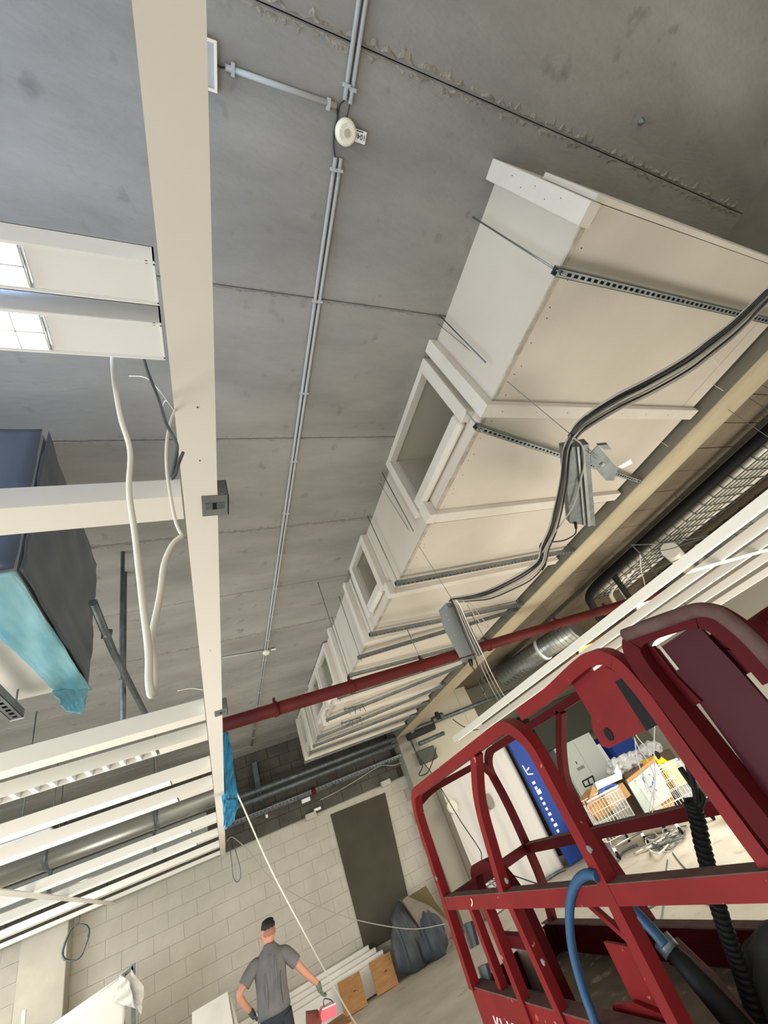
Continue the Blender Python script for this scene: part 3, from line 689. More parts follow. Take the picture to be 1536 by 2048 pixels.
# tie clips on the slotted channel behind the red pipe
for i, (x, y, lb) in enumerate([(708, 1420, 'tangle of wire clips on a channel behind the red pipe'), (702, 1447, 'second tangle of wire clips just below the first')]):
    t_ = thing('wire_clips', lb, 'clips', onz(x, y, 3.785))
    for k in range(6):
        a = onz(x - 18 + 7 * k, y - 6 + (k % 2) * 3 - k * 1.2, 3.77); MB().tube([a, a + Vector((.03 * (k % 3 - 1), .02, -.10))], .006, 5).build('clip', m_galvd, t_)
    MB().tube([onz(x - 20, y, 3.782), onz(x + 20, y - 12, 3.782)], .012, 6).build('clip_bar', m_galvd, t_)
    MB().tube([onz(x, y - 6, 3.782), (2.25, 7.09, 3.79) if i == 0 else (2.3, 8.066, 3.79)], .006, 6).build('tie', m_galvd, t_)
# cable tie ends sticking down from the duct edge
for i, (x, y, dx, dy) in enumerate(((1412, 700, 34, 45), (1425, 768, 22, 14), (1325, 884, 10, 9))):
    p = onz(x, y, 3.881); p.x = min(p.x, 4.19); tag(MB().tube([p, onz(x + dx * .5, y + dy * .5, 3.82), onz(x + dx, y + dy, 3.76)], .0022, 5).build('cable_tie', m_cable_w), ['long pale cable tie tail under the near cable bundle', 'pale cable tie tail at the duct edge beside the concrete beam', 'tiny pale tie tail at the duct edge above the bent bracket'][i], 'cable tie', 'tie tails along the duct edge')

# ------------------------------------------------------------------ services of the right bay
bp = thing('black_pipe', 'black lagged pipe with a U bend in the side bay', 'pipe', (7.5, 4, 4.2))
MB().tube(rounded([(7.35, -3, 4.24), (7.35, 5.9, 4.24), (8.9, 7.3, 4.02), (9.6, 7.3, 4.02), (10.1, 6.8, 4.1)], .5, 6), .085, 14).build('pipe_run', m_black, bp)
MB().tube([(7.5, 5.2, 4.24), (9.4, 6.6, 4.02)], .06, 12).build('branch', m_black, bp)
for y in (0, 1.6, 3.2, 4.8): MB().tube([(7.35, y, 4.3), (7.35, y, 4.73)], .006, 6).build('rod', m_galvd, bp)
tr = thing('mesh_cable_tray', 'bright wire mesh cable tray beside the black pipe', 'cable tray', (8.2, 2, 4.15))
for k in range(8):
    x = 7.80 + k * .15; MB().tube([(x, -3, 4.18), (x, 6.2, 4.18)], .009, 6).build('long_wire', m_galvd, tr)
cw = MB().tube([(7.76, 0, 4.30), (7.78, 0, 4.165), (8.87, 0, 4.165), (8.89, 0, 4.30)], .009, 6).mesh('cross_wire', m_galvd)
for k in range(46): inst('cross_wire', cw, tr, (0, -3 + k * .2, 0))
for i in range(6):
    tag(MB().tube(smooth([(7.88 + i * .165, -3 + .6 * k, 4.245 + .006 * math.sin(i * 3 + k)) for k in range(16)], 3), .058 if i < 5 else .075, 10).build('lagged_cable', m_alu), ORD[i] + ' silver lagged line from the left in the wire mesh tray', 'pipe', 'silver lines in the mesh tray')
for i, (a, b) in enumerate((((1218, 1185), (1245, 1232)), ((1237, 1172), (1268, 1215)))):
    tag(MB().tube(rounded([onz(a[0] + 30, a[1] - 35, 4.2), onz(*a, 4.2), onz(*b, 4.1)], .3), .05, 10).build('silver_pipe', m_alu), ('left' if i == 0 else 'right') + ' of two thin silver pipes bending down at the tray end', 'pipe')
sp = thing('spiral_duct', 'big spiral steel duct with wire ties in the side bay', 'duct', (11, 3, 4.2))
MB().tube([(10.9, -2, 4.2), (10.9, 7.0, 4.2)], .3, 24).build('duct_body', m_spiral, sp)
rg = MB().tube([(.31 * math.cos(a), 0, .31 * math.sin(a)) for a in np.linspace(0, 2 * math.pi, 20)], .012, 5, cap=False).mesh('rib', m_galv)
for k in range(22): inst('rib', rg, sp, (10.9, -2 + k * .4, 4.2))
MB().tube([(10.9, 6, 4.5), (10.9, 6, 4.72)], .01, 6).build('rod', m_galvd, sp)
sp = thing('spiral_duct', 'spiral steel duct below the soffit, behind the red pipe', 'duct', (7.0, 9, 3.9))
a, b = onz(1150, 1255, 4.12), onz(1005, 1352, 4.12)
MB().tube([a, b], .26, 24).build('duct_body', m_spiral, sp)
dvec = (b - a).normalized()
for k in range(20):
    p = a + (b - a) * (k + .5) / 20; MB().tube([p - dvec * .006, p + dvec * .006], .264, 24).build('rib', m_galv, sp)
pm = a + (b - a) * .42; MB().tube([pm - dvec * .04, pm + dvec * .04], .285, 24).build('collar', m_lam, sp)
for f_ in (.2, .8):
    p = a + (b - a) * f_; MB().tube([p + Vector((0, 0, .26)), Vector((p.x, p.y, 4.51 if p.x < 7.6 else 4.73))], .008, 6).build('rod', m_galvd, sp)
# green grey steel bar across, thin wires
tag(MB().tube([ony(800, 1470, 10.9), ony(1040, 1375, 10.9)], .055, 10).build('steel_pipe', m_galvd), 'grey steel pipe crossing in front of the white bulkhead', 'pipe')
t_ = thing('pipe_valves', 'pipe clamps and valve on the crossing grey pipe', 'valve', ony(860, 1440, 10.85))
for x, y in ((823, 1462), (868, 1440), (882, 1432)):
    p = ony(x, y, 10.86); MB().tube([p - Vector((.05, 0, 0)), p + Vector((.05, 0, 0))], .085, 10).build('clamp', m_galvd, t_)
MB().tube([ony(873, 1425, 10.86), ony(875, 1440, 10.86)], .06, 8).build('valve_stem', m_rag, t_)
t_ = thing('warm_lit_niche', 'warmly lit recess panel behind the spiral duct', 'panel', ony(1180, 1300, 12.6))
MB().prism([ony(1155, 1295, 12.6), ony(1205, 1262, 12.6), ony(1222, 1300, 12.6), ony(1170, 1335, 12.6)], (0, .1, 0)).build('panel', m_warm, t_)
MB().tube(rounded([ony(1185, 1270, 12.4), ony(1152, 1300, 12.4), ony(1166, 1330, 12.4)], .2), .05, 8).build('pipe', m_galvd, t_)
# strip lamp in the side bay and stray wires
t_ = thing('strip_lamp', 'short glowing strip lamp above the right lamp rails', 'lamp', onz(1295, 1200, 3.6))
MB().bar(onz(1275, 1212, 3.6), onz(1318, 1188, 3.6), .12, .05).build('diffuser', mat('strip_glow', (245, 248, 250), .4, emit=2.0), t_)
MB().bar(onz(1273, 1218, 3.63), onz(1318, 1193, 3.63), .14, .04).build('housing', m_lam, t_)
p = onz(1296, 1204, 3.62); MB().tube([p, Vector((p.x, p.y, 4.73))], .004, 6).build('rod', m_galvd, t_)
for i, pts in enumerate([[(1262, 1090), (1340, 1085), (1420, 1070), (1536, 1040)], [(1285, 1105), (1340, 1098), (1400, 1078), (1500, 1055)], [(1260, 1155), (1320, 1135), (1372, 1112)], [(1280, 1105), (1282, 1140), (1290, 1175), (1292, 1235)]]):
    cable('stray_wire', [onz(x, y, 3.55) for x, y in pts], .006, m_galvd if i < 3 else m_cable_w, ['upper thin wire strung across the side bay', 'lower dark wire strung across the side bay', 'pale rod hanging askew below the mesh tray', 'white wire dropping behind the lift frame'][i])
cable('stray_wire', [onz(x, y, 3.45) for x, y in [(1265, 1092), (1290, 1118), (1320, 1160), (1345, 1185), (1372, 1210)]], .008, m_cable_b, 'black knotted wire hanging in front of the right lamp rails')
cable('stray_wire', [onz(x, y, 3.45) for x, y in [(1310, 1140), (1330, 1150), (1318, 1160), (1334, 1168), (1322, 1175)]], .006, m_cable_b, 'tangled black knot on the hanging wire')
# silver duct pieces above the right rails
tag(MB().tube([onz(1375, 1135, 3.9), onz(1340, 1100, 3.9)], .14, 14).build('flexible_duct', m_alu), 'crinkled silver flexible duct end above the right rails', 'duct')
t_ = thing('flexible_duct', 'ringed silver duct elbow beside the right rails', 'duct', onz(1405, 1115, 3.7))
MB().tube(rounded([onz(1398, 1095, 3.75), onz(1397, 1115, 3.75), onz(1412, 1135, 3.75)], .2), .07, 12).build('elbow', m_spiral, t_)
for f_ in (0, 1, 2): MB().tube([onz(1392 + f_, 1100 + 9 * f_, 3.75), onz(1404 + f_, 1098 + 9 * f_, 3.75)], .012, 6).build('ring', m_galv, t_)
# right lamp rails (along the hall)
def rail_y(x0, x1, y0, y1, h, label, lit=None, name='lamp_rail'):
    t_ = thing(name, label, 'rail', (x0, 3, RZ), 'cream lamp rails at the right')
    MB().box(x0, x0 + .004, y0, y1, RZ, RZ + h).box(x1 - .004, x1, y0, y1, RZ, RZ + h).box(x0 + .004, x1 - .004, y0, y1, RZ + h - .004, RZ + h).build('rail_body', m_rail, t_)
    if lit: MB().box(x0 + .6 * (x1 - x0), x0 + .82 * (x1 - x0), y0 + .1, y1 - .1, RZ + .004, RZ + .02).build('diffuser', lit, t_); MB().box(x0 + .004, x0 + .6 * (x1 - x0), y0, y1, RZ, RZ + .004).box(x0 + .82 * (x1 - x0), x1 - .004, y0, y1, RZ, RZ + .004).build('rail_face', m_rail, t_)
    else: MB().box(x0 + .004, x1 - .004, y0, y1, RZ, RZ + .004).build('rail_face', m_rail, t_)
    for y in (y0 + .6, y1 - .8): MB().tube([((x0 + x1) / 2, y, RZ + h), ((x0 + x1) / 2, y, 3.779 if x1 < 4.7 and x0 > 4.3 else 4.499 if x1 < 7.6 else 4.719)], .003, 6).build('hanging_wire', m_galv, t_)
dim = mat('dim_diffuser', (240, 236, 224), .4)
rail_y(4.52, 4.60, .5, 8.6, .10, 'first cream lamp rail under the concrete beam', lit=m_lit)
rail_y(5.30, 5.38, .5, 8.8, .10, 'second lamp rail at the right with bright strip', lit=m_lit)
rail_y(6.15, 6.23, .5, 6.8, .10, 'third cream rail at the right')
rail_y(7.25, 7.34, .5, 6.8, .10, 'fourth lamp rail at the right, dim strip', lit=dim)
rail_y(8.70, 8.80, .5, 7.0, .10, 'outermost lamp rail at the right, lit', lit=m_lit)
t_ = thing('carrier_rail', 'cream cross rail joining the right lamp rails', 'rail', (6, 2.6, RZ - .02))
MB().box(4.75, 9.6, 2.50, 2.60, RZ - .008, RZ - .002).build('channel_body', m_rail, t_)

# ------------------------------------------------------------------ services on the far wall
ct = thing('cable_ladder', 'narrow cable ladder running along the dark wall top', 'cable tray', (2.4, 11.4, 3.45))
MB().box(.1, 4.7, 11.28, 11.30, 3.40, 3.46).box(.1, 4.7, 11.52, 11.54, 3.40, 3.46).build('side_rail', m_galv, ct)
rung = MB().box(-.02, .02, 11.28, 11.54, 3.41, 3.43).mesh('rung', m_galv)
for k in range(56): inst('rung', rung, ct, (.14 + k * .082, 0, 0))
for x in (1.0, 2.6, 4.0): MB().box(x - .02, x + .02, 11.26, 11.6, 3.36, 3.40).build('wall_arm', m_galvd, ct)
for i, (z, y) in enumerate(((3.80, 11.0), (3.66, 11.05))):
    t_ = thing('steel_pipe', ('upper' if i == 0 else 'lower') + ' grey steel pipe along the dark wall under the duct end', 'pipe', (2.5, y, z))
    MB().tube([(.0, y, z), (4.28, y, z)], .055, 12).build('pipe_run', m_galvd, t_)
    for x in (.9, 2.7): MB().box(x - .015, x + .015, y, 11.6, z - .07, z - .055).build('wall_arm', m_galvd, t_)
tag(MB().box(.86, .97, 11.45, 11.58, 3.75, 4.45).build('vertical_trunking', m_galvd), 'vertical grey trunking below the end of the conduits', 'trunking')
for i, (x, y, w_, h_) in enumerate(((555, 1607, .22, .05), (612, 1600, .2, .08), (635, 1618, .16, .05), (533, 1628, .05, .14))):
    p = ony(x, y, 11.52); tag(MB().cbox(p.x - w_ / 2, p.x + w_ / 2, 11.5, 11.6, p.z - h_ / 2, p.z + h_ / 2, .006).build('wall_bracket', m_lam if i != 0 else m_galvd), ['dark little bracket below the cable ladder', 'pale bracket under the red valve', 'pale clip on the dark wall above the block edge', 'slim pale bracket left below the ladder'][i], 'bracket')
p = ony(627, 1582, 11.3); tag(MB().lathe([(.05, -.06), (.06, 0), (.03, .08)], 12, p).build('red_valve', m_pipe), 'small red valve at the cable ladder', 'valve')
cable('wall_wire', [ony(*q_, 11.45) for q_ in [(830, 1512), (790, 1530), (760, 1532), (720, 1556), (680, 1580), (640, 1600)]], .010, m_cable_g, 'grey cable sagging along the dark wall')
# ledge blocks on top of the painted wall
for i, (x, y) in enumerate(((622, 1632), (772, 1566))):
    p = ony(x, y, 11.5); tag(MB().cbox(p.x - .12, p.x + .12, 11.46, 11.58, p.z - .06, p.z + .06, .005).build('ledge_block', m_wall), ('left' if i == 0 else 'right') + ' small white block on the painted wall edge', 'block')

# junction cables left of the bulkhead
for i, pts in enumerate([[(822, 1475), (830, 1500), (845, 1530), (838, 1550), (855, 1545), (868, 1515), (872, 1495)], [(905, 1438), (925, 1452), (950, 1460), (975, 1450)], [(820, 1480), (835, 1510), (862, 1545), (890, 1590), (920, 1640), (960, 1700), (975, 1730)]]):
    cable('loose_cable', [ony(x, y, 10.85) for x, y in pts] + ([(6.3, 10.85, .012)] if i == 2 else []), .012, m_cable_b, ['knotted black cables by the grey column', 'black cable drooping from the crossing pipe', 'long thin black cable falling past the curtain'][i])
t_ = thing('equipment_box', 'dark boxes and bars fixed beside the far duct end', 'box', ony(850, 1470, 11.0))
MB().cbox(4.75, 5.25, 11.1, 11.34, 3.05, 3.35, .02).build('box', mat('grey_dark_box', (84, 84, 76), .7), t_)
MB().tube([ony(838, 1488, 10.9), ony(888, 1466, 10.9)], .05, 8).build('bar', m_galvd, t_)
MB().tube([ony(815, 1475, 10.9), ony(868, 1452, 10.9)], .09, 8).build('bar', m_rag, t_)

# ------------------------------------------------------------------ curtain, banner
def drape(x0, x1, y, z0, z1, n, amp, seed, lean=0.0):
    random.seed(seed); ph = [random.uniform(0, 6) for _ in range(5)]; vs = []; nv = 24
    for i in range(n + 1):
        for j in range(nv + 1):
            u = i / n; v = j / nv
            x = x0 + (x1 - x0) * u + lean * (1 - v); z = z0 + (z1 - z0) * v
            a = math.sin(22 * u + ph[0] + 1.2 * v) * .5 + math.sin(47 * u + ph[1]) * .25 + math.sin(9 * u + 5 * v + ph[2]) * .4
            vs.append((x, y + amp * a * (1.15 - .5 * v), z))
    fs = [(i * (nv + 1) + j, (i + 1) * (nv + 1) + j, (i + 1) * (nv + 1) + j + 1, i * (nv + 1) + j + 1) for i in range(n) for j in range(nv)]
    return MB().add(vs, fs, True)
solid(tag(drape(4.95, 7.2, 11.05, .02, 2.75, 90, .07, 5).build('curtain', m_cloth), 'white hanging dust sheet curtain behind the lift', 'curtain'), .004)
t_ = thing('round_wall_plate', 'round white plate on the curtain left of the lift post', 'plate', ony(905, 1613, 10.9))
p = ony(905, 1613, 10.93); MB().tube([p, p + Vector((0, .06, 0))], .13, 24).build('disc', m_ivory, t_)
t_ = thing('curtain_eye', 'oval grey hole patch in the curtain', 'patch', ony(980, 1602, 10.9))
p = ony(980, 1602, 10.95); MB().prism([p + Vector((.10 * math.cos(a), 0, .16 * math.sin(a))) for a in np.linspace(0, 6.28, 20)[:-1]], (0, .12, 0)).build('patch', mat('grey_patch', (140, 134, 120), .8), t_)
bn = thing('blue_banner', 'tall blue banner with white lettering at the curtain edge', 'banner', (7.4, 10.9, 0))
bsh = MB().cbox(7.20, 7.80, 10.86, 10.94, 0.02, 2.72, .01).build('banner_sheet', m_banner, bn)
MB().cbox(7.80, 8.02, 10.84, 10.96, 0.0, 2.9, .01).build('side_post', mat('cream_post', (232, 226, 208), .6), bn)
# white chevron mark and a column of small, unreadable letters
for a, b in (((7.28, 2.12), (7.30, 1.90)), ((7.30, 1.90), (7.46, 1.86)), ((7.33, 1.98), (7.44, 2.02))):
    sub(MB().bar((a[0], 10.857, a[1]), (b[0], 10.857, b[1]), .03, .006, (0, 1, 0)).build('mark', m_whiteprint), bsh)
for k in range(10):
    z = 1.66 - k * .115; w_ = (.075, .06, .10, .05, .06, .055, .07, .05, .08, .05)[k]
    sub(MB().box(7.30, 7.30 + w_ * 1.3, 10.854, 10.859, z, z + (.06 if k != 2 else .1)).build('letter', m_whiteprint), bsh)
t_ = thing('exit_sign', 'small lit green exit sign above the curtain', 'sign', ony(972, 1478, 11.25))
p = ony(972, 1478, 11.25); MB().cbox(p.x - .13, p.x + .13, 11.25, 11.352, p.z - .07, p.z + .07, .005).build('panel', mat('exit_white', (235, 255, 248), .4, emit=.8), t_)
MB().box(p.x + .02, p.x + .11, 11.242, 11.249, p.z - .02, p.z + .05).build('green_field', m_exit, t_)
# light through the curtain gap
t_ = thing('window_1', 'bright gap of daylight above the curtain', kind='structure', loc=(5.9, 11.3, 2.6))
MB().box(6.0, 6.45, 11.30, 11.349, 2.31, 2.98).build('pane', mat('daylit_pane', (196, 226, 240), .3, emit=.7), t_)
# hose on the floor by the curtain
cable('floor_hose', [onz(*q_, .03) for q_ in [(1040, 1795), (1060, 1780), (1085, 1765), (1110, 1748), (1130, 1738)]], .03, m_galvd, 'grey hose along the floor at the curtain foot')
cable('floor_hose', [onz(*q_, .03) for q_ in [(1235, 1722), (1245, 1705), (1262, 1695), (1275, 1690)]], .02, m_galvd, 'short grey hose by the cart wheel')

# ------------------------------------------------------------------ storage bay behind the lift
cb = thing('metal_cabinet', 'tall grey metal cabinet in the storage bay', 'cabinet', (10.2, 12.5, 0))
MB().cbox(9.45, 11.05, 12.15, 12.85, 0, 2.15, .01).build('body', m_cab, cb)
dr = MB().cbox(9.48, 10.24, 12.13, 12.15, .06, 2.1, .004).build('door', m_cab, cb)
MB().cbox(10.26, 11.02, 12.13, 12.15, .06, 2.1, .004).build('door', m_cab, cb)
for k in range(6): sub(MB().box(9.85 + k * .05, 9.87 + k * .05, 12.122, 12.131, 1.40, 1.48).build('vent_slot', m_ink), dr)
sub(MB().box(9.92, 9.95, 12.122, 12.131, 1.56, 1.64).build('lock', m_ink), dr)
cb = thing('white_panel_stand', 'narrow white panel leaning beside the cabinet', 'panel', (11.3, 12.3, 0))
MB().bar((11.3, 12.45, 0), (11.35, 12.6, 1.75), .42, .05, (0, -1, 0)).build('panel', m_lam, cb)
tag(MB().cbox(11.7, 12.7, 12.3, 12.9, 0, 1.9, .02).build('blue_bin', m_banner), 'dark blue bin at the back of the storage bay', 'bin')
tag(MB().cbox(9.2, 12.6, 12.2, 12.95, 2.152, 3.35, .02).build('dark_crate', mat('dark_green_crate', (52, 54, 44), .8)), 'dark crate above the grey cabinet', 'crate')
tag(MB().cbox(8.1, 9.1, 12.3, 12.9, 0.02, 2.9, .02).build('wrapped_pallet', mat('olive_tarp', (104, 98, 80), .8, var=(74, 70, 54), scale=3)), 'tall tarp covered pile behind the blue banner', 'pile')
tag(MB().cbox(9.9, 12.0, 10.6, 11.4, 0, .95, .03).build('brown_bench', mat('brown_bench', (96, 80, 64), .8, var=(74, 60, 46), scale=4)), 'brown work bench heaped with packaging', 'bench')
for i in range(3):
    random.seed(20 + i); bmh = bmesh.new(); bmesh.ops.create_icosphere(bmh, subdivisions=4, radius=.28)
    for v in bmh.verts: v.co = Vector((v.co.x * 1.3, v.co.y, v.co.z * .75)) * (1 + .22 * math.sin(9 * v.co.x + 13 * v.co.z + i) * math.cos(11 * v.co.y) + .16 * math.sin(31 * v.co.x - 17 * v.co.z) * math.cos(27 * v.co.y + 5 * i) + .08 * random.random())
    me_ = bpy.data.meshes.new('film_heap'); bmh.to_mesh(me_); bmh.free(); me_.materials.append(m_film)
    o = bpy.data.objects.new('film_heap', me_); COL.objects.link(o); o.location = ((10.2, 10.9, 1.14), (10.75, 11.0, 1.12), (11.6, 10.95, 1.1))[i]
    tag(o, ['left clump of clear plastic film on the bench', 'middle clump of clear plastic film on the bench', 'right clump of clear plastic film on the bench'][i], 'plastic film')
# cardboard boxes and frames
def wedge_box(name, pix, Y, th, mt, label, cat):
    return tag(MB().prism([ony(x, y, Y) for x, y in pix], (0, th, 0)).build(name, mt), label, cat)
wedge_box('cardboard_sheet', [(1165, 1605), (1185, 1575), (1190, 1610), (1175, 1625)], 10.1, .25, m_card, 'small folded cardboard piece left of the cart', 'cardboard')
wedge_box('cardboard_sheet', [(1185, 1570), (1205, 1590), (1180, 1630), (1172, 1625)], 9.95, .05, m_card, 'upright cardboard flap left of the cart', 'cardboard')
wedge_box('wooden_crate', [(1176, 1622), (1245, 1565), (1262, 1590), (1200, 1640)], 9.85, .4, m_card, 'tan wooden crate side behind the wire cart', 'crate')
wedge_box('plastic_tray', [(1190, 1565), (1238, 1545), (1243, 1558), (1195, 1580)], 10.2, .12, m_lam, 'white plastic tray lying on the packaging', 'tray')
wedge_box('white_bag', [(1234, 1528), (1242, 1540), (1245, 1558), (1228, 1545)], 10.65, .1, m_lam, 'crumpled white bag beside the cart', 'bag')
t_ = thing('wire_basket', 'small black wire basket on the packaging', 'basket', ony(1178, 1562, 10.3))
for a, b in (((1165, 1563), (1185, 1552)), ((1185, 1552), (1190, 1566)), ((1190, 1566), (1170, 1574)), ((1170, 1574), (1165, 1563)), ((1175, 1557), (1180, 1570))):
    MB().tube([ony(*a, 10.3), ony(*b, 10.3)], .018, 6).build('wire', m_black, t_)
cable('blue_chain', [ony(*q_, 9.9) for q_ in [(1198, 1588), (1208, 1578), (1220, 1572), (1232, 1570)]], .03, m_bluem, 'blue plastic chain lying on the crate')
ys = thing('yellow_container', 'bright yellow plastic container behind the wire cart', 'container', ony(1340, 1550, 9.4))
MB().prism([ony(x, y, 9.2) for x, y in [(1307, 1512), (1318, 1510), (1335, 1522), (1350, 1517), (1355, 1535), (1378, 1565), (1362, 1572), (1345, 1560), (1320, 1532)]], (0, .45, 0)).build('body', m_yellow, ys)
MB().tube([ony(1313, 1510, 9.18), ony(1313, 1510, 9.3)], .09, 14).build('cap', m_black, ys)
MB().box(*(lambda p: (p.x - .05, p.x + .7, 9.2, 9.65, 0.0, .36))(ony(1350, 1572, 9.2))).build('foot', m_rag, ys)
tag(MB().cbox(*(lambda p: (p.x - .1, p.x + .5, 9.6, 10.1, 0, p.z))(ony(1360, 1520, 9.6)), .03).build('film_bale', mat('pale_bale', (196, 192, 184), .5, var=(150, 146, 140), scale=9)), 'bale of pale wrapped goods right of the yellow container', 'bale')
# wire shopping carts
def wire_cart(cx, cy, rz, L, W, z0, z1, label):
    t_ = thing('wire_cart', label, 'cart', (cx, cy, 0), 'wire carts in the storage bay')
    t_.rotation_euler[2] = rz; t_.matrix_basis = Matrix.Translation((cx, cy, 0)) @ Matrix.Rotation(rz, 4, 'Z')
    def bld(mb, n, mt_):
        me_ = mb.mesh(n, mt_); o = bpy.data.objects.new(n, me_); COL.objects.link(o); o.parent = t_; return o
    for nm, a, b in (('side_grid', 0, 0), ('side_grid', 1, 0), ('end_grid', 2, 0), ('end_grid', 3, 0)):
        mb = MB(); vert = a < 2; n = int((L if vert else W) / .07)
        pos = (-W / 2 if a == 0 else W / 2) if vert else (-L / 2 if a == 2 else L / 2)
        ln = L if vert else W
        for k in range(n + 1):
            u = -ln / 2 + ln * k / n
            pA = (u, pos, z0) if vert else (pos, u, z0); pB = (u, pos * 1.08, z1) if vert else (pos * 1.04, u, z1)
            mb.tube([pA, pB], .006, 5, cap=False)
        for k in range(5):
            z = z0 + (z1 - z0) * k / 4; s_ = 1 + (.08 if vert else .04) * k / 4
            pA = (-ln / 2, pos * s_, z) if vert else (pos * s_, -ln / 2, z); pB = (ln / 2, pos * s_, z) if vert else (pos * s_, ln / 2, z)
            mb.tube([pA, pB], .009 if k in (0, 4) else .006, 5)
        bld(mb, nm, m_wire)
    bld(MB().tube(rounded([(-L / 2, -W / 2 + .05, .22), (L / 2, -W / 2 + .05, .22), (L / 2, W / 2 - .05, .22), (-L / 2, W / 2 - .05, .22), (-L / 2, -W / 2 + .05, .22)], .08), .02, 8).tube([(-L / 2, 0, .22), (L / 2, 0, .22)], .015, 6), 'chassis', m_chrome)
    mb = MB()
    for sx in (-1, 1):
        for sy in (-1, 1): mb.tube([(sx * L / 2 * .9, sy * (W / 2 - .06), .2), (sx * L / 2 * .9, sy * (W / 2 - .06), z0)], .012, 6)
    bld(mb, 'upright', m_chrome)
    for sx in (-1, 1):
        for sy in (-1, 1):
            x, y = sx * L / 2 * .88, sy * (W / 2 - .06)
            wl = bld(MB().tube([(x - .012, y - .02, .075), (x - .012, y + .02, .075)], .074, 16), 'wheel', m_black)
            bld(MB().bar((x, y, .22), (x - .01, y, .08), .06, .05), 'caster_fork', m_chrome)
    bld(MB().tube([(-L / 2 - .1, -W / 2, z1 + .06), (-L / 2 - .1, W / 2, z1 + .06)], .018, 8), 'push_bar', m_lam)
    return t_
wire_cart(7.72, 9.5, math.radians(68), 1.1, .8, .32, .98, 'left white wire cart with chrome chassis')
wire_cart(8.55, 8.35, math.radians(60), 1.1, .8, .34, 1.0, 'right white wire cart holding a glass pane')
wedge_box('glass_pane', [(1253, 1562), (1308, 1518), (1345, 1592), (1292, 1628)], 8.55, .02, m_glass, 'greenish pane standing in the right wire cart', 'pane')
wedge_box('wooden_batten', [(1253, 1560), (1309, 1515), (1312, 1520), (1256, 1566)], 8.52, .05, m_wood, 'thin wooden batten on top of the pane', 'batten')
wedge_box('cardboard_sheet', [(1292, 1628), (1345, 1592), (1350, 1612), (1300, 1645)], 8.6, .03, m_card, 'cardboard strip below the pane', 'cardboard')
cable('blue_strap', [ony(*q_, 8.48) for q_ in [(1296, 1588), (1287, 1560), (1286, 1550), (1298, 1548), (1308, 1556), (1304, 1572), (1313, 1582)]], .014, m_bluem, 'blue strap forming a letter shape on the pane', sm_=0)
cable('blue_strap', [ony(*q_, 8.47) for q_ in [(1291, 1577), (1304, 1573)]], .012, m_bluem, 'short blue cross strap on the pane', sm_=0)
# loose wires dangling from the lift plate, cable waste on the floor
for i, pts in enumerate([[(1268, 1475), (1280, 1500), (1300, 1530), (1310, 1565), (1302, 1600), (1298, 1625)], [(1270, 1478), (1275, 1520), (1290, 1560), (1310, 1600)], [(1310, 1440), (1308, 1500), (1310, 1560), (1305, 1625)], [(1290, 1405), (1270, 1430), (1272, 1470), (1310, 1510)]]):
    cable('dangling_wire', [onx(x, y, 1.75) for x, y in pts], .0022, m_cable_w, ORD[i] + ' thin pale wire dangling under the lift control plate', group='pale wires under the lift plate')
random.seed(4)
for i in range(14):
    a = onz(1330 + random.uniform(-18, 18), 1690 + random.uniform(-16, 10), .02)
    cable('cable_scrap', [a + Vector((random.uniform(-.5, .5), random.uniform(-.4, .4), .01 + .1 * random.random() * (k % 2))) for k in range(4)], .012, random.choice([m_galvd, m_cable_g, m_cable_w]), 'scrap of cut cable on the floor beside the carts', group='cable scraps on the floor')
for i, pts in enumerate([[(1265, 1850), (1300, 1815), (1350, 1798), (1395, 1800), (1435, 1815)], [(1322, 1845), (1328, 1800), (1330, 1760), (1335, 1720)], [(1400, 1785), (1420, 1800), (1437, 1815)], [(1345, 1705), (1360, 1725), (1372, 1738)]]):
    cable('floor_wire', [onz(x, y, .012) for x, y in pts], .010, m_galvd, ['curly grey wire on the pale floor behind the lift', 'long straight wire on the floor below the cart', 'short pale wire end on the floor', 'bundle of thin rods on the floor'][i])
# dark bag at the right edge
random.seed(9); bmh = bmesh.new(); bmesh.ops.create_icosphere(bmh, subdivisions=3, radius=.5)
for v in bmh.verts: v.co = Vector((v.co.x * 1.1, v.co.y, v.co.z * .8 + .4)) * (1 + .14 * math.sin(9 * v.co.x + 6 * v.co.z) * math.cos(8 * v.co.y))
me_ = bpy.data.meshes.new('rubbish_bag'); bmh.to_mesh(me_); bmh.free(); me_.materials.append(m_rag)
o = bpy.data.objects.new('rubbish_bag', me_); COL.objects.link(o); o.location = onz(1525, 1610, 0); tag(o, 'dark rubbish bag on the floor at the right edge', 'bag')

